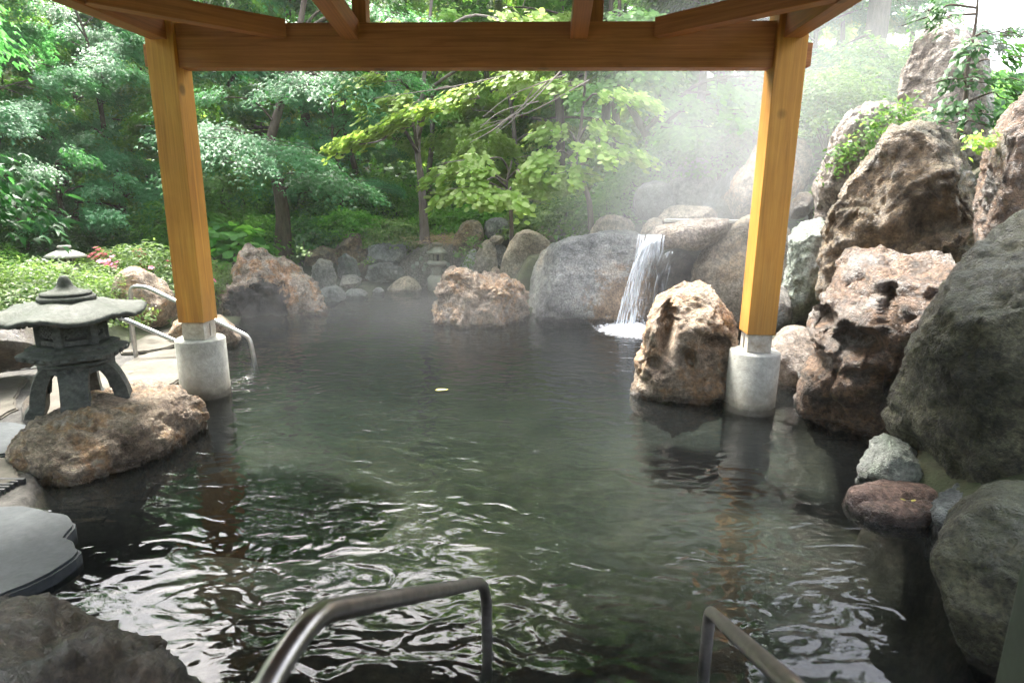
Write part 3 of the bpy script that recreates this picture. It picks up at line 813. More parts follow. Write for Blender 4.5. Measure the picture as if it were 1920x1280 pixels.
rock('chocolate brown crevassed boulder, wet, right of the pink rock', [(1516, 605), (1524, 575), (1556, 525), (1558, 490), (1600, 463), (1660, 436), (1705, 448), (1765, 470), (1815, 492), (1800, 540), (1780, 600), (1770, 700), (1760, 860), (1640, 900), (1550, 830), (1494, 745), (1516, 690), (1526, 640)], 'brown', d=5.15, t=0.55, amp=0.115, ridge=0.85, freq=2.0, sub=6, cuts=7,
     dents=[(-0.22, -0.8, 0.30, (0.32, 1.2, 0.17), 0.45), (-0.60, -0.6, 0.44, (0.16, 1.0, 0.14), 0.35), (0.02, -0.8, 0.72, (0.07, 1.0, 0.26), 0.22), (0.10, -0.8, -0.05, (0.55, 1.0, 0.08), 0.16), (-0.6, -0.6, 0.02, (0.2, 1, 0.14), 0.2)])
rock('tall earth brown boulder with a hollow face, second tier on the right', [(1532, 600), (1540, 440), (1568, 380), (1602, 328), (1650, 272), (1690, 236), (1742, 229), (1805, 250), (1845, 300), (1858, 400), (1840, 450), (1780, 520), (1700, 590)], 'brownmoss', d=6.5, t=0.6, amp=0.12, ridge=0.5, sub=6,
     dents=[(0.42, -0.8, 0.15, (0.34, 1.0, 0.42), 0.25)])
rock('leaning grey pink slab with ferns, top of the right rock pile', [(1524, 430), (1532, 330), (1558, 262), (1590, 206), (1626, 170), (1682, 180), (1725, 230), (1700, 290), (1650, 360), (1590, 440)], 'pink', d=7.7, t=0.4, amp=0.12, ridge=0.5, sub=6)
rock('tall pointed pale grey standing rock behind the dark shrub', [(1670, 300), (1684, 190), (1708, 90), (1740, 45), (1790, 38), (1835, 60), (1862, 130), (1866, 300), (1770, 340)], 'pink', d=8.3, t=0.45, amp=0.09, ridge=0.4, sub=6)
rock('dark brown furrowed boulder at the right edge, upper tier', [(1820, 500), (1834, 350), (1848, 262), (1880, 190), (1935, 168), (2010, 180), (2050, 520), (1920, 560)], 'brown', d=5.7, t=0.5, amp=0.1, ridge=0.5, sub=6)
rock('huge dark mossy boulder bulging at the right edge', [(1664, 790), (1668, 740), (1690, 670), (1740, 590), (1770, 545), (1800, 478), (1870, 420), (1925, 396), (2060, 385), (2160, 560), (2160, 800), (2100, 990), (1930, 960), (1810, 905), (1720, 872), (1678, 830)], 'dark', d=4.15, t=0.55, amp=0.09, ridge=0.4, sub=6, cuts=3)
rock('small pale crusted stone at the foot of the huge dark boulder', [(1608, 960), (1614, 850), (1628, 828), (1660, 820), (1704, 838), (1748, 880), (1750, 960), (1680, 980)], 'greenish', d=4, t=0.2, amp=0.12, ridge=0.5)
def poly_w(pts, z=0.0): return [W(x, y, z).xy for x, y in pts]
mound('flat reddish stone with a long groove in the water at right', poly_w([(1578, 945), (1590, 925), (1650, 916), (1720, 918), (1790, 930), (1795, 960), (1760, 985), (1700, 990), (1620, 975)]), 'redpink', 0.085, 0.1, 0.05, ridge=0.5, e=0.55)
fs_ = bpy.data.objects['boulder' if 'boulder' not in bpy.data.objects else [o_.name for o_ in bpy.data.objects if o_.get('label', '').startswith('flat reddish stone')][0]]
ga_, gb_ = W(1600, 932, 0.07).xy - fs_.location.xy, W(1785, 935, 0.07).xy - fs_.location.xy
gd_ = (gb_ - ga_).normalized(); gn_ = Vector((-gd_.y, gd_.x))
for v_ in fs_.data.vertices:                                         # the long groove along its top
    q_ = v_.co.xy - ga_
    if v_.co.z > 0.02 and -0.02 < q_.dot(gd_) < (gb_ - ga_).length:
        v_.co.z -= 0.06 * math.exp(-(q_.dot(gn_) / 0.024) ** 2)
rock('olive green mossy boulder at the lower right edge', [(1755, 1010), (1768, 985), (1800, 950), (1850, 922), (1930, 930), (2040, 1000), (2060, 1300), (1960, 1420), (1880, 1290), (1840, 1210), (1795, 1110)], 'dark', d=2.75, t=0.4, amp=0.07, ridge=0.3, sub=6, cuts=2)
mound('grey ledge stone between huge dark boulder and olive boulder', poly_w([(1740, 950), (1760, 920), (1850, 905), (1960, 940), (2000, 1010), (1900, 1000), (1800, 985)], 0.1), 'blue', 0.16, 0.3, 0.12)
mound('wet brown boulder in the bottom left corner', [(-2.3, 0.75), (-2.35, 1.5), (-1.85, 1.9), (-1.35, 1.86), (-1.0, 1.62), (-0.82, 1.3), (-0.85, 0.8), (-1.4, 0.5)], 'wetblack', 0.34, 0.5, 0.12, sub=6, ridge=0.5, e=0.75)
mound('golden tan rock that the large stone lantern stands on', poly_w([(24, 880), (60, 906), (110, 914), (200, 892), (330, 848), (395, 792)]) + poly_w([(392, 765), (335, 728), (255, 716), (160, 755), (60, 800)], 0.16), 'tan', 0.27, 0.4, 0.10, sub=6, e=0.62, ridge=0.45, freq=3.2)

# back wall of the pool
bw = 'stones of the low back wall'
for lab, poly, mat, dd in [
    ('domed brown stone on the back wall under the trees', [(628, 500), (632, 460), (650, 438), (672, 438), (690, 460), (692, 490), (670, 505)], 'brownmoss', 11.2),
    ('long layered slate slab on the back wall', [(688, 492), (690, 462), (720, 455), (768, 458), (772, 480), (750, 494), (710, 498)], 'blue', 11.0),
    ('low blue grey stone under the layered slate slab', [(684, 522), (690, 500), (720, 490), (748, 494), (758, 515), (740, 528), (700, 528)], 'blue', 10.7),
    ('square blue grey stone in the back wall beside a dark gap', [(634, 520), (634, 484), (650, 476), (668, 490), (676, 515), (660, 525)], 'blue', 10.8),
    ('upright grey stone at the left end of the back wall', [(582, 548), (586, 500), (600, 485), (622, 490), (630, 520), (628, 548)], 'grey', 10.5),
    ('dark stone high in the left end of the back wall', [(570, 500), (576, 470), (604, 462), (634, 470), (636, 490), (604, 500)], 'brownmoss', 11.0),
    ('dark narrow stone filling the gap of the back wall', [(664, 530), (668, 490), (690, 484), (700, 500), (694, 530)], 'wetblack', 11.1),
    ('small white marked stone at the foot of the back wall', [(636, 538), (642, 520), (662, 516), (678, 524), (676, 538)], 'grey', 10.4)]:
    rock(lab, poly, mat, d=dd, t=0.3, amp=0.12, ridge=0.6, cuts=9, e=0.5, sub=5, it=0, group=bw, name='wall_stone')
es = 'stones edging the far shallow of the pool'
rock('pale wet edging stone nearest the black-hollowed boulder', [(590, 575), (596, 545), (625, 535), (646, 542), (650, 565), (620, 580)], 'blue', d=9.5, t=0.25, amp=0.10, ridge=0.5, e=0.55, cuts=8, sub=4, group=es, name='edging_stone')
rock('low grey edging stone mid row in the far shallow', [(642, 566), (648, 545), (672, 541), (690, 548), (690, 566)], 'blue', d=9.9, t=0.2, amp=0.10, ridge=0.5, e=0.55, cuts=8, sub=4, group=es, name='edging_stone')
rock('tiny pale edging stone next to the pyramid stone', [(694, 562), (700, 542), (712, 538), (722, 546), (720, 562)], 'blue', d=10.2, t=0.12, amp=0.10, ridge=0.5, e=0.55, cuts=8, sub=4, group=es, name='edging_stone')
rock('smooth beige pyramid shaped stone at the far pool edge', [(712, 562), (722, 545), (745, 524), (762, 517), (780, 524), (794, 545), (796, 562)], 'pale', base=549, t=0.3, amp=0.03, ridge=0.05, cuts=1, sub=5)
rock('grey pebbled mortar bank carrying the little stone lantern', [(696, 556), (725, 510), (760, 480), (790, 458), (840, 450), (872, 470), (882, 520), (880, 560)], 'mortar', d=11.2, t=0.5, amp=0.04, ridge=0.2, cuts=1)
rock('rough grey buff rock under the pink azalea', [(205, 612), (210, 530), (222, 508), (255, 500), (300, 520), (335, 560), (338, 612)], 'tan', d=8, t=0.3, amp=0.08)
rock('low tan rock at the water behind the left concrete base', [(310, 660), (318, 612), (350, 590), (410, 590), (450, 620), (460, 665)], 'tan', d=7.2, t=0.35, amp=0.09)
rock('dark shaded boulder below the left azalea', [(-120, 700), (-110, 600), (-20, 585), (60, 605), (84, 640), (80, 690)], 'wetblack', d=6.3, t=0.4, amp=0.08)
rock('grey rock under the azalea left of the black-hollowed boulder', [(402, 620), (408, 560), (420, 530), (440, 540), (446, 600), (440, 625)], 'blue', d=9.3, t=0.3, amp=0.08, sub=4)

# pebbles set in the mortar bank
for k, (px, py) in enumerate([(790, 485), (782, 494), (798, 496), (840, 496), (795, 504), (775, 500)]):
    b = P(px, py, 10.72)
    rr = 0.035 + 0.012 * rnd.random()
    mound('white pebble set in the grey mortar bank', [(b.x + rr * math.cos(t), b.y + rr * 0.8 * math.sin(t)) for t in np.linspace(0, 6.283, 9)[:-1]], 'greenish', rr, rr, 0.05, sub=3, name='pebble', cat='pebble', group='pebbles in the mortar bank', z0=b.z)

# ------------------------------------------------------------------ paving on the left bank
def slab(label, pts, z, th, mat, name='flagstone', cat='paving stone', group='stone paving of the left bank', it=1):
    c = np.mean([[p[0], p[1]] for p in pts], 0)
    pl = chaikin([(p[0] - c[0], p[1] - c[1]) for p in pts], it) if it else np.array([(p[0] - c[0], p[1] - c[1]) for p in pts])
    q_ = np.roll(pl, -1, 0)
    pl = np.concatenate([np.stack([pl * (1 - t) + q_ * t for t in (0.0, 0.34, 0.67)], 1).reshape(-1, 2)])
    sd_ = len(label) * 1.7
    pl = pl + 0.022 * np.stack([perlin(np.column_stack([pl * 11 + sd_, np.zeros(len(pl)) + 9 * k]), 3) for k in (0, 1)], 1)
    bm = bmesh.new()
    up = [bm.verts.new((p[0], p[1], 0)) for p in pl]
    f = bm.faces.new(up)
    ex = bmesh.ops.extrude_face_region(bm, geom=[f])
    for v_ in ex['geom']:
        if isinstance(v_, bmesh.types.BMVert): v_.co.z -= th
    bmesh.ops.recalc_face_normals(bm, faces=bm.faces)
    tope = [e for e in bm.edges if all(abs(v_.co.z) < 1e-6 for v_ in e.verts)]
    bmesh.ops.bevel(bm, geom=tope, offset=min(0.012, th * 0.3), segments=2, affect='EDGES')
    o = obj(name, from_bm(name, bm, M[mat]), None, (c[0], c[1], z))
    return tag(o, label, cat, group)
zt = 0.11
slab('pale flagstone reaching the left concrete base', poly_w([(215, 690), (260, 665), (320, 652), (372, 656), (378, 690), (330, 715), (285, 738), (225, 735)], zt), zt, 0.3, 'flag')
slab('tan flagstone behind the lantern rock', poly_w([(40, 735), (120, 690), (205, 695), (215, 735), (180, 770), (90, 790)], 0.09), 0.09, 0.2, 'flag')
slab('dusty tan flagstone left of the lantern', poly_w([(-120, 760), (-40, 712), (60, 700), (30, 735), (30, 775), (-80, 800)], 0.085), 0.085, 0.2, 'flag')
slab('blue grey flagstone at the left edge before the lantern rock', poly_w([(-120, 800), (60, 786), (55, 830), (25, 850), (-120, 860)], 0.08), 0.08, 0.2, 'flagblue')
slab('pale concrete flagstone at the left edge', poly_w([(-120, 868), (25, 850), (30, 880), (42, 905), (-120, 915)], 0.08), 0.08, 0.2, 'flag')
slab('flat blue grey slab jutting over the water at far left', poly_w([(-160, 945), (40, 947), (122, 962), (140, 978), (128, 1004), (149, 1030), (143, 1044), (70, 1088), (-10, 1120), (-160, 1150)], 0.06), 0.06, 0.09, 'flagblue', it=0)
slab('dark wet slate behind the tan flagstones', poly_w([(-120, 712), (60, 690), (215, 676), (205, 640), (60, 640), (-120, 670)], 0.07), 0.07, 0.1, 'flagdark')
slab('grey flagstone behind the handrail', poly_w([(215, 660), (240, 640), (330, 610), (345, 630), (330, 648), (262, 660)], 0.09), 0.09, 0.15, 'flag')
mound('dark square edged stone lying on the paving', poly_w([(38, 785), (48, 750), (90, 745), (88, 778), (70, 792)], 0.1), 'wetblack', 0.07, 0.1, 0.05, sub=4, z0=0.09, e=0.5)
# drain grating at the left edge
gr = empty('drain_grating', W(-75, 925, 0.065))
tag(gr, 'black slotted drain grating at the left edge of the paving', 'grating')
for k in range(9):
    obj('bar', box_mesh('bar', 0.42, 0.014, 0.03, M['flagdark'], 0.003), gr, (0, -0.12 + k * 0.03, 0.0))
obj('frame', box_mesh('frame', 0.45, 0.02, 0.035, M['flagdark'], 0.003), gr, (0, -0.145, 0.0))
obj('frame', box_mesh('frame', 0.45, 0.02, 0.035, M['flagdark'], 0.003), gr, (0, 0.145, 0.0))

# ------------------------------------------------------------------ pavilion
bL, bR = W(387, 738), W(1404, 766)
ux = (bR - bL).normalized(); uy = Vector((-ux.y, ux.x, 0))       # along the front beam / away from camera
pav = empty('pavilion', ((bL + bR) / 2), math.atan2(ux.y, ux.x))
tag(pav, 'open timber bathing pavilion of orange cedar posts and dark beams on concrete bases', 'pavilion')
def T(name, a, b, w, h, mat): return timber(name, a, b, w, h, M[mat], pav)
zc = lambda px, py, d: P(px, py, d).z
dL, dR = bL.to_2d().length, bR.to_2d().length
ZB, ZT = 2.455, 2.745            # front beam
DEP = 5.4
PW = 0.205
rc = 0.185
invp = (Matrix.Translation(pav.location) @ pav.rotation_euler.to_matrix().to_4x4()).inverted()
def at_pav(o, p):
    o.location = invp @ Vector(p)
    return o
for (b, back) in ((bL, 0), (bR, 0), (bL - uy * DEP, 1), (bR - uy * DEP, 1)):
    b = Vector((b.x, b.y, 0))
    zb = 0.47 if not back else 0.35
    prof = [(0, -0.8), (rc + 0.006, -0.8), (rc + 0.006, 0.035), (rc, 0.045), (rc, zb - 0.012), (rc - 0.012, zb), (0, zb)]
    at_pav(obj('concrete_base', lathe_mesh('concrete_base', prof, 48, M['concbase']), pav), b)
    timber('post_foot', b + Vector((0, 0, zb)), b + Vector((0, 0, zb + 0.14)), PW * 0.86, PW * 0.86, M['whitepaint'], pav, up=uy)
    for s in (-1, 1):
        at_pav(obj('slot_plate', box_mesh('slot_plate', 0.012, 0.012, 0.1, M['steeldark'], 0.002), pav), b + ux * s * PW * 0.43 + Vector((0, 0, zb + 0.07)))
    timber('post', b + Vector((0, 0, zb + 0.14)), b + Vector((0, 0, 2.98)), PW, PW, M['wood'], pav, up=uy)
zA = (ZB + ZT) / 2
for off in (0, -DEP):
    a0, b0 = bL + uy * off, bR + uy * off
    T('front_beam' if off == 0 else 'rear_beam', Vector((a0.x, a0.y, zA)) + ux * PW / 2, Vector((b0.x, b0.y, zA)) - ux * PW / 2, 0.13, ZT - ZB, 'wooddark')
    for s, q0 in ((-1, a0), (1, b0)):
        T('beam_tenon', Vector((q0.x, q0.y, ZB + 0.085)) + ux * s * PW / 2, Vector((q0.x, q0.y, ZB + 0.085)) + ux * s * (PW / 2 + 0.055), 0.09, 0.15, 'wooddark')
for q0 in (bL, bR):
    p0 = Vector((q0.x, q0.y, 2.715))
    T('side_beam', p0 - uy * PW / 2, p0 - uy * (DEP - PW / 2), 0.12, 0.17, 'wooddark')
span = (bR - bL).length
zbr = 2.70
for s, q0 in ((1, bL), (-1, bR)):
    a = Vector((q0.x, q0.y, zbr)) + ux * s * 0.88 - uy * 0.065
    b = Vector((q0.x, q0.y, zbr)) + ux * s * 0.06 - uy * 0.88
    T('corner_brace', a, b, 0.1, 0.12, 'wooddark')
for fx in ((PY(668, 78, bL.y).x - bL.x) / ux.x / span, (PY(1086, 78, bR.y).x - bL.x) / ux.x / span):
    a = Vector((bL.x, bL.y, 2.695)) + ux * fx * span - uy * 0.065
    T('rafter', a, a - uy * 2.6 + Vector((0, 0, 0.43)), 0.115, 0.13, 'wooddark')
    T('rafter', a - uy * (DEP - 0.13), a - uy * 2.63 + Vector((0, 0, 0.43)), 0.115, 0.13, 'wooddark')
k0 = Vector((bL.x, bL.y, 0)) + ux * ((PY(682, 40, bL.y).x - bL.x) / ux.x)
timber('strut', k0 + Vector((0, 0, ZT)), k0 + Vector((0, 0, 2.99)), 0.1, 0.1, M['wooddark'], pav, up=uy)
k1 = Vector((bL.x, bL.y, 0)) + ux * span * 0.70
timber('strut', k1 + Vector((0, 0, ZT)), k1 + Vector((0, 0, 2.99)), 0.1, 0.1, M['wooddark'], pav, up=uy)
cpt = (bL + bR) / 2 - uy * DEP / 2
for off in (0, -DEP):
    a0, b0 = bL + uy * off, bR + uy * off
    T('eaves_plate', Vector((a0.x, a0.y, 3.06)) - ux * 0.4, Vector((b0.x, b0.y, 3.06)) + ux * 0.4, 0.12, 0.15, 'wooddark')
for q0 in (bL, bR):
    T('eaves_plate', Vector((q0.x, q0.y, 3.055)) - uy * 0.065, Vector((q0.x, q0.y, 3.055)) - uy * (DEP - 0.065), 0.12, 0.14, 'wooddark')
# hipped roof
bm = bmesh.new()
hw, hd = span / 2 + 0.45, DEP / 2 + 0.45
apex = 4.35
ring = [(-hw, -hd), (hw, -hd), (hw, hd), (-hw, hd)]
lo = [bm.verts.new((x, y, 3.14)) for x, y in ring]; hi = [bm.verts.new((x, y, 3.24)) for x, y in ring]
r1 = [bm.verts.new((0, s * 0.7, apex)) for s in (-1, 1)]; r0 = [bm.verts.new((0, s * 0.7, apex - 0.1)) for s in (-1, 1)]
for k in range(4):
    bm.faces.new((lo[k], lo[(k + 1) % 4], hi[(k + 1) % 4], hi[k]))
bm.faces.new((hi[0], hi[1], r1[0])); bm.faces.new((hi[1], hi[2], r1[1], r1[0])); bm.faces.new((hi[2], hi[3], r1[1])); bm.faces.new((hi[3], hi[0], r1[0], r1[1]))
bm.faces.new((lo[1], lo[0], r0[0])); bm.faces.new((lo[2], lo[1], r0[0], r0[1])); bm.faces.new((lo[3], lo[2], r0[1])); bm.faces.new((lo[0], lo[3], r0[1], r0[0]))
at_pav(obj('roof', from_bm('roof', bm, M['roof']), pav), (cpt.x, cpt.y, 0))

# ------------------------------------------------------------------ handrails
def rail(name, label, path, r, mat, n=60, cat='handrail', flange=None):
    b = Bag()
    pts = spline(path, n)
    b.tube(pts, [r] * len(pts), 14)
    me = b.mesh(name, M[mat])
    o = obj(name, me)
    return tag(o, label, cat)
g0 = W(913, 1172)
top_l = AX(912, 1090, 1.0); s_ = (g0.to_2d().length) / top_l.to_2d().length
zt_l = CAM.z + (top_l.z - CAM.z) * s_
def bent(pts, rad=0.07, n=7):
    """polyline with rounded corners"""
    out = [Vector(pts[0])]
    for k in range(1, len(pts) - 1):
        a, b, c = Vector(pts[k - 1]), Vector(pts[k]), Vector(pts[k + 1])
        r1_ = min(rad, (a - b).length * 0.45, (c - b).length * 0.45)
        p, q_ = b + (a - b).normalized() * r1_, b + (c - b).normalized() * r1_
        for i in range(n + 1):
            t = i / n
            out.append(p * (1 - t) ** 2 + b * 2 * t * (1 - t) + q_ * t * t)
    out.append(Vector(pts[-1]))
    return out
def rail2(name, label, pts, r, mat, rad=0.07, cat='handrail'):
    pp = bent(pts, rad)
    # drop duplicates
    qv = [pp[0]]
    for p in pp[1:]:
        if (p - qv[-1]).length > 1e-4: qv.append(p)
    b = Bag()
    b.tube(np.array([list(p) for p in qv]), [r] * len(qv), 16)
    v, qd = b.v[0], b.q[0]
    ns = 16
    bmv = mesh_np(name, v, [qd], M[mat])
    return tag(obj(name, bmv), label, cat)
rr_ = 0.0205
pA = Vector((g0.x, g0.y, zt_l))
pB = AX(585, 1150, 1.00)
pC = AX(470, 1330, 0.86)
pD = Vector((pC.x - 0.05, pC.y - 0.14, 0.05))
rail2('handrail', 'curved steel handrail in the foreground dipping into the water, left of the pair', [Vector((g0.x, g0.y, -0.35)), pA, pB, pC, pD], rr_, 'steeldark', 0.16)
g1 = W(1322, 1236)
tl = AX(1330, 1145, 1.0); s_ = g1.to_2d().length / tl.to_2d().length
qA = Vector((g1.x, g1.y, CAM.z + (tl.z - CAM.z) * s_))
qB = AX(1500, 1300, 1.02)
qC = Vector((qB.x + 0.05, qB.y - 0.25, qB.z + 0.02))
qD = Vector((qC.x + 0.03, qC.y - 0.08, 0.05))
rail2('handrail', 'dark olive handrail in the foreground, right of the pair', [Vector((g1.x, g1.y, -0.35)), qA, qB, qC, qD], rr_, 'steeldark', 0.05)
# left entry rails behind the left post
d1 = 6.4
rail2('handrail', 'bright steel handrail sloping behind the left post into the pool', [P(247, 640, 7.3), P(245, 536, 7.3), P(275, 538, 7.2), P(468, 632, 6.46), P(482, 700, 6.44)], 0.021, 'steel', 0.07)
p_leg = W(255, 668, 0.09)
dleg = p_leg.to_2d().length
ra = rail2('handrail', 'bright steel handrail nearer the lantern, with a straight leg, left of the post', [P(222, 594, dleg + 0.05), P(240, 601, dleg), P(340, 644, dleg - 0.25), P(415, 680, dleg - 0.5), P(420, 760, dleg - 0.5)], 0.021, 'steel', 0.05)
b = Bag(); b.tube(np.array([list(p_leg - Vector((0, 0, 0.05))), [p_leg.x, p_leg.y, P(252, 606, dleg).z]]), [0.02, 0.02], 12)
obj('leg', b.mesh('leg', M['steel']), ra)

# dark green post at the lower right
gp = AX(1880, 1270, 1.35)
o = obj('green_post', box_mesh('green_post', 0.16, 0.16, 1.9, M['greenpaint'], 0.012), None, (gp.x + 0.125, gp.y, 0.4))
o.rotation_euler = (0, 0, -0.35)
tag(o, 'dark green painted post at the lower right corner', 'post')

# ------------------------------------------------------------------ stone lanterns
def hexfn(t, r, z):
    a = (t % (math.pi / 3)) - math.pi / 6
    return math.cos(math.pi / 6) / math.cos(a)
def big_lantern(loc, rz, S):
    root = empty('stone_lantern', loc, rz)
    tag(root, 'large grey snow-viewing stone lantern on four arched legs, standing on the tan rock', 'stone lantern')
    # four arched legs under a square collar
    for k in range(4):
        a = math.pi / 4 + k * math.pi / 2
        prof = []
        for t in np.linspace(0, 1, 12):
            x = 0.145 + 0.115 * math.sin(t * math.pi / 2) ** 0.8
            z = 0.40 - 0.40 * t ** 1.25
            w = 0.092 - 0.012 * math.sin(t * math.pi)
            prof.append((x, z, w))
        prof[-1] = (0.285, 0.0, 0.104); prof[-2] = (0.272, 0.05, 0.10)
        bm = bmesh.new()
        rings = []
        for i, (x, z, w) in enumerate(prof):
            th = 0.052 if i < 10 else 0.062
            rings.append([bm.verts.new((x - th, -w, z)), bm.verts.new((x + th * 0.7, -w, z)), bm.verts.new((x + th, 0, z)), bm.verts.new((x + th * 0.7, w, z)), bm.verts.new((x - th, w, z))])
        for i in range(len(rings) - 1):
            for j in range(5):
                bm.faces.new((rings[i][j], rings[i][(j + 1) % 5], rings[i + 1][(j + 1) % 5], rings[i + 1][j]))
        bm.faces.new(rings[0]); bm.faces.new(rings[-1][::-1])
        bmesh.ops.scale(bm, vec=(S, S, S), verts=bm.verts)
        bmesh.ops.rotate(bm, cent=(0, 0, 0), matrix=Matrix.Rotation(a, 3, 'Z'), verts=bm.verts)
        o = obj('leg', from_bm('leg', bm, M['stone_cut'], False), root)
        # arch web between this leg and the next
        bm = bmesh.new()
        a2 = a + math.pi / 2
        pA_ = Vector((0.20 * math.cos(a), 0.20 * math.sin(a), 0)); pB_ = Vector((0.20 * math.cos(a2), 0.20 * math.sin(a2), 0))
        nrm = ((pA_ + pB_) / 2).normalized() * 0.035
        up, dn = [], []
        for t in np.linspace(0, 1, 11):
            p = pA_.lerp(pB_, float(t))
            zz = 0.27 + 0.085 * math.sin(math.pi * t) ** 0.6 - 0.10 * (abs(2 * t - 1) ** 6)
            up.append((bm.verts.new(p + nrm + Vector((0, 0, 0.425))), bm.verts.new(p - nrm + Vector((0, 0, 0.425)))))
            dn.append((bm.verts.new(p + nrm + Vector((0, 0, zz))), bm.verts.new(p - nrm + Vector((0, 0, zz)))))
        for i in range(10):
            bm.faces.new((up[i][0], up[i + 1][0], dn[i + 1][0], dn[i][0])); bm.faces.new((up[i + 1][1], up[i][1], dn[i][1], dn[i + 1][1]))
            bm.faces.new((dn[i][0], dn[i + 1][0], dn[i + 1][1], dn[i][1])); bm.faces.new((up[i][1], up[i + 1][1], up[i + 1][0], up[i][0]))
        bm.faces.new((up[0][0], dn[0][0], dn[0][1], up[0][1])); bm.faces.new((up[-1][1], dn[-1][1], dn[-1][0], up[-1][0]))
        bmesh.ops.scale(bm, vec=(S, S, S), verts=bm.verts)
        obj('arch', from_bm('arch', bm, M['stone_cut'], False), root)
    s = S
    obj('collar', lathe_mesh('collar', [(0, 0.405 * s), (0.20 * s, 0.405 * s), (0.235 * s, 0.44 * s), (0.20 * s, 0.46 * s), (0, 0.46 * s)], 48, M['stone_cut']), root)
    tray = obj('tray', lathe_mesh('tray', [(0, 0.455 * s), (0.235 * s, 0.455 * s), (0.275 * s, 0.475 * s), (0.325 * s, 0.485 * s), (0.335 * s, 0.525 * s), (0.315 * s, 0.54 * s), (0.275 * s, 0.555 * s), (0.275 * s, 0.575 * s), (0.25 * s, 0.59 * s), (0, 0.59 * s)], 6, M['stone_cut'], False), root)
    for k in range(6):
        a = math.pi / 6 + k * math.pi / 3
        r = 0.335 * s * math.cos(math.pi / 6)
        for j in (-1, 0, 1):
            bm = bmesh.new(); bmesh.ops.create_icosphere(bm, subdivisions=2, radius=0.024 * s)
            bmesh.ops.scale(bm, vec=(0.5, 1.2, 0.8), verts=bm.verts)
            kn = obj('carved_boss', from_bm('carved_boss', bm, M['stone_cut'], True), tray)
            kn.location = (r * math.cos(a) - j * 0.09 * s * math.sin(a), r * math.sin(a) + j * 0.09 * s * math.cos(a), 0.505 * s)
            kn.rotation_euler = (0, 0, a)
    fb = obj('firebox', lathe_mesh('firebox', [(0, 0.588 * s), (0.135 * s, 0.588 * s), (0.135 * s, 0.80 * s), (0, 0.80 * s)], 6, M['flagdark'], False), root)
    for k in range(6):
        a = k * math.pi / 3
        bx = box_mesh('corner_post', 0.05 * s, 0.05 * s, 0.215 * s, M['stone_cut'], 0.004)
        o = obj('corner_post', bx, fb, (0.185 * s * math.cos(a), 0.185 * s * math.sin(a), 0.695 * s)); o.rotation_euler = (0, 0, a)
        am = a + math.pi / 6
        rm = 0.185 * s * math.cos(math.pi / 6)
        bm = bmesh.new()
        wv, hv, tv = 0.15 * s, 0.20 * s, 0.022 * s
        def bar(cx_, cz_, sx_, sz_, rot=0.0):
            g = bmesh.ops.create_cube(bm, size=1.0)['verts']
            bmesh.ops.scale(bm, vec=(tv, sx_, sz_), verts=g)
            bmesh.ops.rotate(bm, cent=(0, 0, 0), matrix=Matrix.Rotation(rot, 3, 'X'), verts=g)
            bmesh.ops.translate(bm, vec=(rnd.uniform(-.0006, .0006), cx_, cz_), verts=g)
        bar(0, -hv / 2 + 0.018 * s, wv, 0.045 * s); bar(0, hv / 2 - 0.012 * s, wv, 0.026 * s)
        for i in range(-2, 3):
            bar(i * 0.033 * s, 0.015 * s, 0.013 * s, 0.15 * s, 0.785)
            bar(i * 0.033 * s, 0.0152 * s, 0.0128 * s, 0.15 * s, -0.785)
        # trim to the panel
        for co, no in (((0, wv / 2, 0), (0, 1, 0)), ((0, -wv / 2, 0), (0, -1, 0)), ((0, 0, hv / 2), (0, 0, 1)), ((0, 0, -hv / 2), (0, 0, -1))):
            bmesh.ops.bisect_plane(bm, geom=bm.verts[:] + bm.edges[:] + bm.faces[:], plane_co=co, plane_no=no, clear_outer=True)
        o = obj('lattice_panel', from_bm('lattice_panel', bm, M['stone_cut']), fb, (rm * math.cos(am), rm * math.sin(am), 0.695 * s)); o.rotation_euler = (0, 0, am)
    # wide roof with upturned corners
    nseg, vs, fs = 72, [], []
    rad = [0.0, 0.12, 0.20, 0.28, 0.36, 0.42, 0.455, 0.47, 0.455, 0.40, 0.24, 0.0]
    zz = [0.965, 0.96, 0.93, 0.90, 0.872, 0.852, 0.842, 0.822, 0.802, 0.80, 0.795, 0.795]
    for r, z in zip(rad, zz):
        for i in range(nseg):
            t = 2 * math.pi * i / nseg
            lobe = abs(math.cos(3 * t))                       # 1 at the six corners
            k = 0.90 + 0.10 * lobe ** 0.8
            lift = 0.045 * (r / 0.47) ** 3 * (lobe ** 3) - 0.012 * (r / 0.47) ** 3 * (1 - lobe) 
            notch = 0.016 * (r / 0.47) ** 4 * math.exp(-((1 - lobe) / 0.02) ** 2)
            vs.append((r * k * math.cos(t) * s, r * k * math.sin(t) * s, (z + lift - notch) * s))
    for j in range(len(rad) - 1):
        for i in range(nseg):
            i2 = (i + 1) % nseg
            fs.append((j * nseg + i, j * nseg + i2, (j + 1) * nseg + i2, (j + 1) * nseg + i))
    bm = bmesh.new()
    bv = [bm.verts.new(v) for v in vs]
    for f in fs: bm.faces.new([bv[i] for i in f])
    bmesh.ops.remove_doubles(bm, verts=bm.verts, dist=1e-5)
    rf = obj('roof', from_bm('roof', bm, M['stone_cut'], True), root)
    bm = bmesh.new()
    for i in range(54):
        t = 2 * math.pi * i / 54
        g = bmesh.ops.create_cube(bm, size=0.017 * s)['verts']
        lobe = abs(math.cos(3 * t))
        bmesh.ops.translate(bm, vec=(0.405 * s * (0.9 + 0.1 * lobe) * math.cos(t), 0.405 * s * (0.9 + 0.1 * lobe) * math.sin(t), (0.795 + 0.028 * lobe ** 3) * s), verts=g)
    ru = obj('rafter_ends', from_bm('rafter_ends', bm, M['stone_cut']), rf); ru['kind'] = 'stuff'
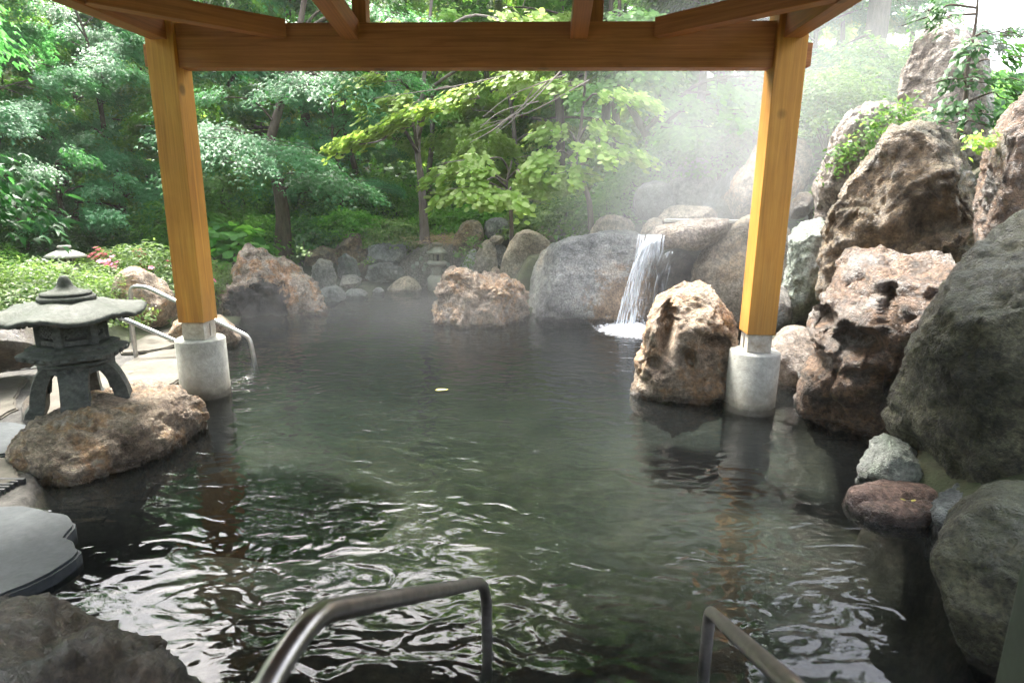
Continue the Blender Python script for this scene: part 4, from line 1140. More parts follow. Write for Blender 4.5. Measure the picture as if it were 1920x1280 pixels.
    prof = [(0, 0.93), (0.165, 0.935), (0.172, 0.955), (0.165, 0.975), (0.14, 0.982), (0.15, 0.988), (0.15, 1.0), (0.11, 1.012), (0.07, 1.03), (0.05, 1.055), (0.04, 1.085), (0.028, 1.12), (0.018, 1.135), (0, 1.14)]
    obj('finial', lathe_mesh('finial', [(r * s, z * s) for r, z in prof], 40, M['stone_cut']), root)
    return root
lc = W(158, 764, 0.2)
LS = 0.93
big_lantern((lc.x, lc.y, 0.19), math.radians(-18), LS).scale = (1, 1, 0.84)
def small_lantern(name, label, loc, S, mat, cap_r=0.36, rnd_roof=True, n=40):
    root = empty(name, loc)
    tag(root, label, 'stone lantern')
    m = M[mat]
    def lz(nm, prof, k=n, sm=True): return obj(nm, lathe_mesh(nm, [(r * S, z * S) for r, z in prof], k, m, sm), root)
    lz('base', [(0, -0.3), (0.26, -0.3), (0.26, 0.02), (0.2, 0.08), (0.14, 0.1), (0, 0.1)])
    lz('shaft', [(0, 0.1), (0.13, 0.1), (0.12, 0.2), (0.13, 0.34), (0, 0.34)])
    lz('tray', [(0, 0.34), (0.2, 0.34), (0.26, 0.40), (0.26, 0.45), (0.2, 0.48), (0, 0.48)])
    fb = lz('firebox', [(0, 0.47), (0.13, 0.47), (0.13, 0.66), (0, 0.66)], 6, False)
    fb.data.materials[0] = M['flagdark']
    for k in range(6):
        a = k * math.pi / 3 + 0.3
        o = obj('corner_post', box_mesh('corner_post', 0.06 * S, 0.06 * S, 0.19 * S, m, 0.004), fb, (0.145 * S * math.cos(a), 0.145 * S * math.sin(a), 0.565 * S)); o.rotation_euler = (0, 0, a)
    lz('roof', [(0, 0.65), (0.22, 0.65), (cap_r, 0.665), (cap_r + 0.015, 0.69), (cap_r * 0.85, 0.745), (cap_r * 0.55, 0.80), (0.12, 0.84), (0, 0.845)])
    lz('finial', [(0, 0.835), (0.08, 0.84), (0.085, 0.86), (0.135, 0.875), (0.14, 0.91), (0.12, 0.93), (0, 0.935)])
    return root
l2 = P(126, 500, 9.0)
small_lantern('garden_lantern', 'pale weathered stone lantern with rounded mushroom roof among the azaleas', (l2.x, l2.y, P(126, 534, 9.0).z - 0.02), 0.52, 'stone_old', 0.40)
l3 = P(820, 512, 10.62)
small_lantern('small_lantern', 'tiny grey stone lantern set against the mortar bank at the far pool edge', (l3.x, l3.y, l3.z - 0.10), 0.66, 'stone_old', 0.26)

# ------------------------------------------------------------------ waterfall
lip = P(1226, 452, 7.72)
foot = Vector((SPLASH.x, SPLASH.y, 0))
fallr = empty('waterfall', (foot.x, foot.y, 0))
tag(fallr, 'hot spring waterfall pouring off the lip rock into the pool', 'waterfall')
rv = np.random.default_rng(5)
b = Bag()
back = Vector((foot.x, foot.y, 0)).normalized()
sidev = Vector((back.y, -back.x, 0))
ropes = [(rv.normal(0, 0.026), rv.normal(0, 0.034), rv.uniform(0.6, 1.3)) for _ in range(9)]
for k in range(430):
    main = k < 330
    if main:
        u, w0, g_ = ropes[rv.integers(0, 9)]
        u = u + rv.normal(0, 0.012); ex_u = u * 1.5 - 0.10 + w0 + rv.normal(0, 0.022)
    else:
        u = rv.uniform(0.03, 0.30); ex_u = u * 0.95 + rv.normal(0, 0.02); g_ = 0.6
    st_ = lip + sidev * u + Vector((0, 0, 0.02 - 0.25 * u * u - (0 if main else 0.12)))
    ex = foot + sidev * ex_u + back * rv.normal(0.0 if main else 0.1, 0.04)
    t0 = rv.uniform(0, 0.95) ** 1.1
    t1 = min(1.0, t0 + rv.uniform(0.05, 0.22))
    ph = rv.uniform(0, 6)
    pts = []
    for t in np.linspace(t0, t1, 6):
        q_ = st_ + (ex - st_) * float(t ** 0.75)
        pts.append([q_.x + 0.004 * math.sin(ph + 14 * t), q_.y, st_.z * (1 - t ** 1.7)])
    rr = rv.uniform(0.0015, 0.0075) * g_ if main else rv.uniform(0.001, 0.0028)
    b.tube(np.array(pts) - np.array([foot.x, foot.y, 0]), [rr * (0.25 + math.sin(math.pi * (i + 0.4) / 6)) for i in range(6)], 5)
# the smooth glassy tongue where the water leaves the lip
for k in range(70):
    u = rv.normal(0, 0.06)
    a_ = lip + sidev * (u + rv.normal(0.02, 0.02)) + back * rv.uniform(0.10, 0.22) + Vector((0, 0, 0.06))
    m_ = lip + sidev * u + back * 0.03 + Vector((0, 0, 0.045))
    e_ = lip + sidev * (u * 1.05 - 0.015) - back * 0.02 + Vector((0, 0, -rv.uniform(0.1, 0.25)))
    b.tube(spline([a_, m_, e_], 8) - np.array([foot.x, foot.y, 0]), [0.006 * math.sin(math.pi * (i + 0.6) / 8.6) for i in range(8)], 5)
fw = obj('falling_strands', b.mesh('falling_strands', M['fall']), fallr); fw['kind'] = 'stuff'
b = Bag()
for k in range(420):
    a = rv.uniform(0, 6.283); r = abs(rv.normal(0, 0.20)); z = abs(rv.normal(0, 0.07))
    if k > 330: r = abs(rv.normal(0, 0.08)); z = rv.uniform(0.0, 0.9)
    p = np.array([r * math.cos(a) * 1.4 + (0.02 * z), r * math.sin(a), z])
    s_d = rv.uniform(0.003, 0.009)
    b.tube(np.stack([p, p + [0, 0, s_d], p + [0, 0, 2.2 * s_d]]), [s_d * 0.3, s_d, s_d * 0.2], 5)
dr = obj('droplets', b.mesh('droplets', M['fall']), fallr); dr['kind'] = 'stuff'
# foam where it lands
nr, na = 22, 64
vs, fs = [], []
for i in range(nr):
    r = 0.54 * (i / (nr - 1))
    for j in range(na):
        t = 2 * math.pi * j / na
        vs.append((1.25 * r * math.cos(t), r * math.sin(t), 0.006 + 0.075 * math.exp(-(r / 0.13) ** 2)))
vs = np.array(vs)
vs[:, 2] += np.abs(perlin(vs * 16, 4)) * 0.05 * np.exp(-(np.hypot(vs[:, 0], vs[:, 1]) / 0.22) ** 2)
for i in range(nr - 1):
    for j in range(na):
        fs.append((i * na + j, i * na + (j + 1) % na, (i + 1) * na + (j + 1) % na, (i + 1) * na + j))
fo = obj('splash_foam', mesh_np('splash_foam', vs, np.array(fs), M['foam']), fallr); fo['kind'] = 'stuff'
# thin stone channel slab that feeds the lip
chn = [P(1246, 416, 7.95), P(1300, 408, 8.0), P(1385, 405, 8.05), P(1392, 409, 8.35), P(1300, 412, 8.3), P(1246, 418, 8.25)]
slab('thin pale channel slab lying on the waterfall lip rock', [(p.x, p.y) for p in chn], chn[0].z + 0.03, 0.035, 'concrete', 'channel_slab', 'slab', None)

# ------------------------------------------------------------------ leaves
def leaves_mesh(name, c, n, d, ln, wd, mat, shape='kite'):
    """c centres, n normals, d directions (all Nx3), ln, wd lengths"""
    n = n / (np.linalg.norm(n, axis=1)[:, None] + 1e-9)
    d = d - (d * n).sum(1)[:, None] * n
    d /= np.linalg.norm(d, axis=1)[:, None] + 1e-9
    s = np.cross(n, d)
    ln = ln[:, None]; wd = wd[:, None]
    k = len(c)
    if shape == 'kite':
        v = np.stack([c - d * ln * 0.5, c + s * wd * 0.5 - d * ln * 0.06 + n * wd * 0.12, c + d * ln * 0.5 - n * ln * 0.08, c - s * wd * 0.5 - d * ln * 0.06 + n * wd * 0.12], 1).reshape(-1, 3)
        f = (np.arange(k)[:, None] * 4 + np.arange(4)[None]).astype(np.int32)
        return mesh_np(name, v, [f], mat, False)
    if shape == 'maple':          # three lobes sharing a stalk
        vs = [c - d * ln * 0.3]
        for a, l in ((-0.95, 0.62), (0.0, 0.8), (0.95, 0.62)):
            t = d * math.cos(a) + s * math.sin(a)
            vs.append(c - d * ln * 0.3 + t * ln * l - n * ln * 0.1)
        for a, l in ((-0.48, 0.34), (0.48, 0.34)):
            t = d * math.cos(a) + s * math.sin(a)
            vs.append(c - d * ln * 0.3 + t * ln * l + n * ln * 0.04)
        v = np.stack(vs, 1).reshape(-1, 3)
        o = np.arange(k)[:, None] * 6
        t1 = np.concatenate([o + 0, o + 1, o + 4], 1); t3 = np.concatenate([o + 0, o + 5, o + 3], 1)
        q2 = np.concatenate([o + 0, o + 4, o + 2, o + 5], 1)
        return mesh_np(name, v, [np.concatenate([t1, t3]), q2], mat, False)
    if shape == 'round':
        vs = []
        for j in range(6):
            a = j * math.pi / 3 + 0.5
            vs.append(c + d * ln * 0.5 * math.cos(a) + s * wd * 0.5 * math.sin(a) + n * wd * (0.1 if j % 2 else 0.0))
        v = np.stack(vs, 1).reshape(-1, 3)
        f = (np.arange(k)[:, None] * 6 + np.arange(6)[None]).astype(np.int32)
        return mesh_np(name, v, [f], mat, False)
class LeafBag:
    def __init__(s): s.c, s.n, s.d = [], [], []
    def add(s, c, n, d): s.c.append(c); s.n.append(n); s.d.append(d)
    def mesh(s, name, mat, ln, wr, shape, rg):
        c = np.concatenate(s.c); n = np.concatenate(s.n); d = np.concatenate(s.d)
        l = ln * rg.uniform(0.65, 1.25, len(c))
        return leaves_mesh(name, c, n, d, l, l * wr, mat, shape)
def spray(lb, tip0, head, length, width, n, droop, rg, up=0.0, thick=0.05):
    """flat fan of leaves along a branch end; head = unit horizontal heading"""
    side = np.array([-head[1], head[0], 0.0])
    ntw = max(6, int(n / 18))
    tu = rg.uniform(0.05, 1.0, ntw); tv = rg.uniform(-1, 1, ntw)
    k = rg.integers(0, ntw, n)
    r = rg.uniform(0, 1, n)
    env = np.sin(np.pi * np.clip(tu[k], 0.05, 0.97) ** 0.75) ** 0.7
    u = tu[k] * 0.55 + r * 0.45 * (0.5 + tu[k] * 0.6) + rg.normal(0, 0.02, n)
    v = tv[k] * env * (0.35 + 0.65 * r) + rg.normal(0, 0.05, n)
    z = up * u * length - droop * (u ** 2 * length + 0.35 * v ** 2 * width) + rg.normal(0, thick, n) - 0.04 * r
    c = tip0 + u[:, None] * length * head + v[:, None] * width * side
    c[:, 2] += z
    nn = np.stack([rg.normal(0, 0.33, n), rg.normal(0, 0.33, n), np.ones(n)], 1) + head * 0.75 + (side * v[:, None]) * 0.4
    dd = head * 0.7 + side * v[:, None] + rg.normal(0, 0.45, (n, 3)) + np.array([0, 0, -0.35])
    lb.add(c, nn, dd)
def make_tree(height, crown_r, base_z, n_spray, leaf_n, rg, leafmat, barkmat, leaf_len=0.075, tr=0.10, lean=0.1, shape='kite', wr=0.85, droop=0.35, tier=0.45, spl=(0.6, 1.1)):
    """returns (trunk mesh, crown mesh), base at the origin"""
    wood = Bag(); lb = LeafBag()
    la = rg.uniform(0, 6.283)
    nz = 9
    tp = []
    off = np.zeros(2)
    for i in range(nz):
        t = i / (nz - 1)
        off = off + rg.normal(0, 0.06, 2) * (1 if i else 0)
        tp.append([lean * height * t * math.cos(la) + off[0], lean * height * t * math.sin(la) + off[1], height * 0.9 * t - (0.25 if i == 0 else 0)])
    tp = spline(tp, 26)
    wood.tube(tp, list(np.linspace(1, 0.18, 26) ** 0.9 * tr * (1 + 0.5 * np.exp(-np.arange(26) / 1.2))), 9)
    nl = max(7, n_spray // 7)
    limbs = []
    for i in range(nl):
        t = (i + 0.5) / nl
        z0 = base_z + (height * 0.9 - base_z) * t * 0.95
        p0 = tp[np.argmin(np.abs(tp[:, 2] - z0))]
        az = i * 2.399 + rg.uniform(-0.4, 0.4)
        r = crown_r * (0.55 + 0.45 * math.sin(math.pi * min(1, 0.25 + 0.75 * t) ** 0.9)) * rg.uniform(0.7, 1.05) * (1 - 0.35 * max(0, t - 0.6))
        rise = (0.20 + 0.45 * t) * r
        h = np.array([math.cos(az), math.sin(az), 0])
        pts = []
        w1, w2 = rg.normal(0, 0.12 * r, 2)
        for s in np.linspace(0, 1, 7):
            sd = np.array([-h[1], h[0], 0])
            pts.append(p0 + h * r * s + sd * (w1 * math.sin(s * 3) + w2 * s * s) + np.array([0, 0, rise * (s ** 0.7) - 0.22 * r * s * s]))
        pts = np.array(pts)
        r0 = tr * 0.42 * (1 - 0.6 * t)
        wood.tube(pts, list(np.linspace(1, 0.18, 7) * r0), 6)
        limbs.append((pts, h, r, r0))
    for i in range(n_spray):
        pts, h, r, r0 = limbs[i % nl]
        s = rg.uniform(0.25, 1.0) ** 0.75
        k = min(5, int(s * 6)); f = s * 6 - k
        p = pts[k] * (1 - f) + pts[k + 1] * f
        a = rg.normal(0, 1.1) if s < 0.9 else rg.normal(0, 0.35)
        hd = np.array([h[0] * math.cos(a) - h[1] * math.sin(a), h[0] * math.sin(a) + h[1] * math.cos(a), 0])
        ln = rg.uniform(*spl) * (0.75 + 0.25 * crown_r / 2.5)
        off = hd * ln * 0.35 * rg.random()
        st = p + np.array([0, 0, rg.normal(0.05, tier * 0.35)])
        wood.tube(np.stack([p, (p + st + off) / 2 + [0, 0, 0.04], st + off + hd * ln * 0.5]), [r0 * 0.3 + 0.004, r0 * 0.2 + 0.003, 0.002], 4)
        spray(lb, st + off, hd, ln, ln * 0.65, leaf_n, droop, rg, up=rg.normal(0.08, 0.16), thick=0.10)
    return wood.mesh('trunk', barkmat), lb.mesh('crown', leafmat, leaf_len, wr, shape, rg)
def plant_tree(meshes, label, x, y, rz, scale, group=None, name='tree', cat='tree', z=None):
    t = empty(name, (x, y, gz(x, y) - 0.05 if z is None else z), rz)
    t.scale = (scale,) * 3
    tag(t, label, cat, group)
    obj('trunk', meshes[0], t)
    obj('crown', meshes[1], t)
    return t
def feature_tree(label, trunk, tr, branches, leafmat, barkmat, rg, leaf_len, shape='kite', wr=0.85, name='tree', group=None, thick=0.05, cat='tree'):
    """trunk: world points root to top; branches: list of (point, heading vector, length, width, leaves, droop)"""
    base = np.array(list(trunk[0]))
    wood = Bag(); lb = LeafBag()
    tp = spline([np.array(list(p)) - base for p in trunk], 30)
    wood.tube(tp, list(np.linspace(1, 0.3, 30) * tr * (1 + 0.5 * np.exp(-np.arange(30) / 2.0))), 10)
    for (p, hd, ln, wd, n, dr) in branches:
        p = np.array(list(p)) - base
        hd = np.array(list(hd), float); hd[2] = 0; hd /= np.linalg.norm(hd)
        dist = np.linalg.norm(tp - p, axis=1) + 0.9 * np.maximum(tp[:, 2] - p[2], 0)
        q0 = tp[np.argmin(dist)]
        L_ = np.linalg.norm(p - q0)
        mid = (q0 + p) / 2 + np.array([rg.normal(0, 0.05), rg.normal(0, 0.05), 0.14 * L_])
        end = p + hd * ln * 0.7 + np.array([0, 0, -dr * 0.5 * ln])
        pth = spline([q0, mid, p + np.array([0, 0, -0.02]), end], 14)
        wood.tube(pth, list(np.linspace(1, 0.12, 14) * min(tr * 0.45, 0.012 + 0.014 * L_)), 6)
        for _ in range(3):
            s = rg.uniform(0.1, 0.8)
            sd = np.array([-hd[1], hd[0], 0]) * rg.choice([-1, 1])
            a_ = p + hd * ln * 0.5 * s + np.array([0, 0, -dr * 0.3 * ln * s * s])
            wood.tube(np.stack([a_, a_ + (hd * 0.5 + sd * 0.6) * wd * 0.5, a_ + (hd * 0.8 + sd) * wd * 0.8 + [0, 0, -0.05]]), [0.006, 0.004, 0.002], 4)
        spray(lb, p, hd, ln, wd, n, dr, rg, thick=thick)
    t = empty(name, Vector(base))
    tag(t, label, cat, group)
    obj('trunk', wood.mesh('trunk', barkmat), t)
    obj('crown', lb.mesh('crown', leafmat, leaf_len, wr, shape, rg), t)
    return t
rg = np.random.default_rng(21)
cool = [make_tree(7.2, 3.0, 1.3, 84, 520, rg, M['leaf_cool'], M['bark'], 0.105, 0.10, 0.12, 'maple'),
        make_tree(8.2, 3.3, 1.5, 92, 520, rg, M['leaf_cool'], M['bark'], 0.115, 0.12, 0.08, 'maple')]
midt = [make_tree(8.5, 3.2, 1.0, 84, 380, rg, M['leaf_mid'], M['bark'], 0.12, 0.12, 0.08, 'kite', 0.7, 0.25),
        make_tree(7.5, 2.8, 0.9, 80, 380, rg, M['leaf_mid'], M['bark'], 0.12, 0.10, 0.12, 'kite', 0.7, 0.3)]
lime = [make_tree(8.0, 3.0, 1.0, 80, 360, rg, M['leaf_lime'], M['barkgrey'], 0.12, 0.11, 0.1, 'kite', 0.8, 0.25)]
deep = [make_tree(9.5, 3.4, 0.5, 90, 360, rg, M['leaf_deep'], M['bark'], 0.14, 0.13, 0.05, 'kite', 0.7, 0.35)]
G_L, G_B, G_R = 'maples crowding the left bank', 'trees of the wood behind the pool', 'trees on the slope at right'
def tp_(px, d): return P(px, 400, d).xy
near = [  # px, distance, mesh set, scale, group
    (40, 11.6, cool[0], 0.56, G_L), (-150, 10.6, cool[1], 0.50, G_L), (235, 12.6, cool[1], 0.58, G_L), (140, 14.2, midt[0], 0.58, G_L), (330, 14.8, cool[0], 0.76, G_L),
    (-40, 15.5, lime[0], 0.66, G_L), (430, 16.0, cool[1], 1.1, G_L), (-320, 12.5, midt[1], 0.6, G_L), (120, 12.0, cool[1], 0.44, G_L), (-60, 13.0, midt[0], 0.52, G_L), (300, 12.4, midt[1], 0.5, G_L), (-230, 13.5, cool[0], 0.66, G_L),
    (690, 14.2, midt[1], 0.74, G_B), (800, 13.6, lime[0], 0.62, G_B), (930, 15.2, lime[0], 0.80, G_B), (1050, 14.0, lime[0], 1.05, G_B), (1160, 13.8, midt[1], 1.0, G_B), (650, 12.8, cool[0], 0.48, G_B), (980, 12.9, lime[0], 0.62, G_B),
    (580, 15.5, midt[0], 1.0, G_B), (1030, 18.0, lime[0], 1.1, G_B), (1230, 15.5, midt[0], 1.05, G_B), (870, 18.5, midt[0], 0.68, G_B), (1120, 17.5, lime[0], 1.25, G_B), (750, 17.0, midt[1], 0.85, G_B), (640, 19.0, lime[0], 0.85, G_B), (500, 19.5, midt[0], 1.2, G_B), (960, 20.0, lime[0], 0.9, G_B), (810, 21.0, midt[0], 0.78, G_B),
    (1290, 13.6, midt[1], 1.0, G_R), (1390, 15.0, midt[0], 1.0, G_R), (1490, 13.4, cool[0], 0.66, G_R), (1550, 15.8, lime[0], 0.6, G_R), (1340, 17.0, deep[0], 1.0, G_R),
    (300, 19.5, midt[0], 0.80, G_L), (90, 20.5, lime[0], 0.80, G_L), (420, 21.0, lime[0], 0.85, G_L), (-150, 21.0, midt[0], 0.85, G_L), (190, 17.0, cool[1], 0.70, G_L), (20, 18.0, midt[1], 0.72, G_L)]
kind_of = {id(cool[0]): 'bluish green maple with layered tiers', id(cool[1]): 'tall bluish green maple with long tiers', id(midt[0]): 'mid green broad crowned tree', id(midt[1]): 'mid green slim trunked tree',
           id(lime[0]): 'yellow green bright leaved tree', id(deep[0]): 'deep green dense tree'}
def where(px, d, g):
    if g == G_R: return 'on the slope behind the right rock pile'
    far = 'deep in the wood' if d > 18.5 else ('farther back' if d > 14.5 else 'near the bank')
    if px < -50: return far + ' at the left edge'
    if px < 165: return far + ' behind the large lantern'
    if px < 290: return far + ' left of the left post'
    if px < 480: return far + ' behind the left post'
    if px < 620: return far + ' behind the old maple'
    if px < 880: return far + ' beyond the slender pinkish trunk'
    if px < 1080: return far + ' beyond the pale leaved bush'
    return far + ' left of the steam'
for k, (px, d, ms, s_c, g) in enumerate(near):
    x, y = tp_(px, d)
    plant_tree(ms, kind_of[id(ms)] + ' ' + where(px, d, g), x, y, k * 1.7, s_c * rnd.uniform(0.93, 1.07), g)
for k in range(26):                                                  # far wood
    az = math.radians(-52 + 78 * (k + 0.5) / 24); d = rnd.uniform(25, 31)
    plant_tree(rnd.choice([midt[0], deep[0], lime[0], midt[1]]), 'distant tree in the thick of the wood behind', d * math.sin(az), d * math.cos(az), k * 1.3, rnd.uniform(0.85, 1.05), 'distant trees of the wood')

for k, (x, y, sc_) in enumerate([(-5.7, 2.6, 0.9), (-5.6, -0.4, 0.95), (-7.2, 5.0, 0.74)]):    # the wood goes on beside the bath and shades the left bank
    plant_tree(cool[k % 2], 'big maple beside the bath with boughs hanging in at the upper left edge', x, y, k * 2.2 + 0.5, sc_, 'maples beside the bath')

# the maple that leans over the pool, left of centre
def H(dx, dy): return (dx, dy, 0)
rg = np.random.default_rng(4)
feature_tree('old maple with dark leaning trunk and big pale tiers just right of the left post',
    [P(528, 440, 11.0) - Vector((0, 0, .35)), P(530, 400, 11.0), P(520, 340, 11.0), P(505, 280, 11.1), P(530, 180, 11.3), P(560, 60, 11.4), P(580, -60, 11.5)], 0.12,
    [(P(400, 240, 10.3), H(0.2, -1), 1.3, 0.9, 1125, 0.35), (P(450, 262, 9.9), H(0.6, -0.9), 1.3, 0.9, 1200, 0.38), (P(500, 280, 9.9), H(0.9, -0.5), 1.1, 0.8, 1050, 0.35), (P(540, 285, 10.0), H(1, -0.2), 0.9, 0.55, 675, 0.35), (P(420, 290, 10.0), H(-0.4, -1), 1.0, 0.8, 825, 0.45), (P(480, 300, 10.0), H(0.3, -1), 0.8, 0.7, 750, 0.5),
     (P(590, 150, 10.0), H(0.4, -1), 1.1, 0.9, 975, 0.4), (P(640, 150, 9.9), H(0.7, -0.8), 1.2, 0.9, 1050, 0.45), (P(690, 160, 9.9), H(1, -0.4), 1.2, 0.8, 975, 0.45), (P(560, 170, 10.1), H(-0.2, -1), 1.0, 0.7, 750, 0.35), (P(720, 140, 10.2), H(1, -0.2), 1.0, 0.7, 720, 0.4), (P(640, 80, 10.2), H(0.6, -0.8), 1.3, 1.0, 975, 0.35), (P(540, 60, 10.4), H(-0.4, -0.8), 1.3, 1.0, 900, 0.3),
     (P(590, 330, 10.3), H(0.7, -0.8), 1.0, 0.8, 900, 0.35), (P(640, 345, 10.2), H(1, -0.3), 0.8, 0.6, 630, 0.35), (P(430, 180, 10.8), H(-0.6, -0.6), 1.2, 0.8, 750, 0.3), (P(660, 20, 10.3), H(0.9, -0.6), 1.2, 1.0, 750, 0.35), (P(760, 40, 10.4), H(1, -0.3), 1.2, 0.9, 675, 0.35)],
    M['leaf_cool'], M['bark'], rg, 0.078, 'maple', name='maple_tree', cat='maple')
# tree with pale bark, lime branch sweeping in from the upper right
rg = np.random.default_rng(8)
feature_tree('slender tree with pinkish grey trunk and lime green drooping branches at picture centre',
    [P(796, 400, 10.6) - Vector((0, 0, .5)), P(790, 345, 10.6), P(783, 280, 10.6), P(790, 200, 10.7), P(800, 100, 10.8), P(815, -60, 10.9)], 0.07,
    [(P(900, 180, 9.0), H(-0.7, -0.3), 0.9, 0.45, 360, 0.25), (P(830, 205, 8.9), H(-1, -0.1), 0.9, 0.4, 378, 0.28), (P(770, 235, 8.8), H(-1, 0.0), 0.85, 0.35, 360, 0.28), (P(710, 262, 8.7), H(-1, 0.05), 0.8, 0.28, 306, 0.2), (P(1000, 140, 9.2), H(-0.6, -0.5), 0.9, 0.5, 360, 0.25), (P(780, 190, 9.3), H(-0.7, -0.6), 0.9, 0.5, 360, 0.3), (P(730, 150, 9.6), H(-0.8, -0.5), 0.9, 0.6, 396, 0.3), (P(880, 90, 9.8), H(0.3, -0.9), 1.1, 0.8, 468, 0.3), (P(960, 40, 9.9), H(0.6, -0.8), 1.1, 0.8, 468, 0.3), (P(760, 60, 9.9), H(-0.5, -0.9), 1.0, 0.7, 414, 0.3)],
    M['leaf_lime'], M['barkgrey'], rg, 0.088, 'round', 0.9, name='lime_tree', cat='tree')
rg = np.random.default_rng(9)
feature_tree('low pale leaved bush reaching over the back wall left of the steam',
    [P(960, 440, 9.9) - Vector((0, 0, .4)), P(958, 400, 9.8), P(950, 350, 9.7), P(960, 300, 9.7)], 0.04,
    [(P(850, 325, 9.0), H(-0.9, -0.5), 0.55, 0.35, 216, 0.3), (P(900, 300, 9.0), H(-0.2, -1), 0.7, 0.5, 306, 0.4), (P(900, 350, 8.8), H(0.1, -1), 0.7, 0.6, 342, 0.4), (P(950, 370, 8.7), H(0.3, -1), 0.6, 0.5, 288, 0.4), (P(860, 360, 8.9), H(-0.7, -0.8), 0.55, 0.4, 216, 0.35), (P(980, 330, 9.0), H(0.6, -0.8), 0.55, 0.4, 198, 0.35)],
    M['leaf_lime'], M['barkgrey'], rg, 0.095, 'round', 0.9, name='leafy_bush', cat='bush')
rg = np.random.default_rng(10)
feature_tree('pale leaved sapling with bright tiers right of centre',
    [P(1110, 440, 9.9) - Vector((0, 0, .4)), P(1105, 380, 9.8), P(1080, 310, 9.8), P(1090, 230, 9.9), P(1100, 120, 10)], 0.05,
    [(P(1040, 290, 9.1), H(-0.4, -0.9), 0.75, 0.5, 306, 0.35), (P(1100, 275, 9.0), H(0.4, -0.9), 0.75, 0.5, 306, 0.35), (P(1150, 285, 9.0), H(0.9, -0.5), 0.7, 0.4, 252, 0.3), (P(1070, 320, 8.9), H(0.1, -1), 0.6, 0.45, 252, 0.4), (P(1110, 240, 9.2), H(0.7, -0.7), 0.7, 0.4, 252, 0.3), (P(1050, 245, 9.2), H(-0.7, -0.7), 0.6, 0.4, 216, 0.3), (P(1140, 180, 9.4), H(0.6, -0.8), 0.9, 0.6, 360, 0.3), (P(1060, 160, 9.4), H(-0.5, -0.8), 0.8, 0.6, 306, 0.3)],
    M['leaf_lime'], M['barkgrey'], rg, 0.095, 'round', 0.9, name='sapling', cat='sapling')
rg = np.random.default_rng(12)
feature_tree('dark trunked tree leaning left above the steaming rocks',
    [P(1222, 310, 11.5) - Vector((0, 0, .8)), P(1215, 270, 11.5), P(1195, 225, 11.5), P(1175, 180, 11.5), P(1165, 90, 11.6), P(1160, -40, 11.7)], 0.09,
    [(P(1250, 190, 10.4), H(0.5, -0.9), 0.9, 0.6, 432, 0.35), (P(1330, 170, 10.2), H(0.5, -0.9), 1.0, 0.6, 468, 0.35), (P(1370, 210, 10.0), H(0.4, -0.9), 0.9, 0.6, 432, 0.4), (P(1130, 170, 10.6), H(-0.6, -0.8), 0.9, 0.6, 432, 0.35), (P(1290, 240, 10.3), H(-0.4, -0.9), 0.9, 0.6, 468, 0.4), (P(1210, 130, 10.6), H(0.1, -1), 1.0, 0.7, 468, 0.35), (P(1400, 140, 10.2), H(0.8, -0.6), 1.0, 0.7, 432, 0.35), (P(1180, 40, 10.8), H(0.2, -0.9), 1.2, 0.9, 540, 0.3), (P(1290, 90, 10.6), H(0.6, -0.8), 1.2, 0.8, 504, 0.3)],
    M['leaf_mid'], M['bark'], rg, 0.09, 'round', 0.85, name='leaning_tree')
# bare dead branches hanging in the middle
b = Bag()
rg = np.random.default_rng(14)
base = np.array(list(P(1075, 130, 8.75)))
for (x0, y0, x1, y1) in [(1060, 125, 880, 255), (1060, 140, 905, 220), (1030, 150, 930, 245), (1105, 150, 900, 235), (1000, 165, 930, 250), (960, 215, 880, 268), (1010, 190, 900, 240), (1000, 130, 700, 185)]:
    a_, c_ = np.array(list(P(x0, y0, 8.75))), np.array(list(P(x1, y1, 8.45)))
    m_ = (a_ + c_) / 2 + rg.normal(0, 0.05, 3) - [0, 0, 0.05]
    b.tube(spline([a_, m_, c_], 12) - base, list(np.linspace(0.011, 0.003, 12)), 5)
b.tube(spline([base, np.array(list(P(1120, 90, 10.0))), np.array(list(P(1158, 40, 11.3)))], 8) - base, list(np.linspace(0.012, 0.02, 8)), 5)
t = obj('bare_branch', b.mesh('bare_branch', M['twig']), None, Vector(base)); tag(t, 'grey leafless branch with fine twigs hanging between the lime branches', 'dead branch')
# slim cedar trunk beside the bright sky at upper right
b = Bag(); c_ = P(1622, 200, 13.0)
b.tube(spline([Vector((0, 0, -1.5)), Vector((0.02, 0, 1.5)), Vector((0, 0, 7))], 12), list(np.linspace(0.22, 0.14, 12)), 12)
t = empty('cedar', (c_.x, c_.y, c_.z - 1.0)); tag(t, 'reddish straight cedar trunk beside the white sky at upper right', 'cedar')
obj('trunk', b.mesh('trunk', M['barkgrey']), t)
lb = LeafBag()
for k in range(50):
    a = rg.uniform(0, 6.283); z = rg.uniform(3.2, 7.2)
    spray(lb, np.array([0.1 * math.cos(a), 0.1 * math.sin(a), z]), np.array([math.cos(a), math.sin(a), 0]), 1.4 * (1.25 - z / 8), 0.5, 150, 0.35, rg)
obj('crown', lb.mesh('crown', M['leaf_deep'], 0.09, 0.5, 'kite', rg), t)

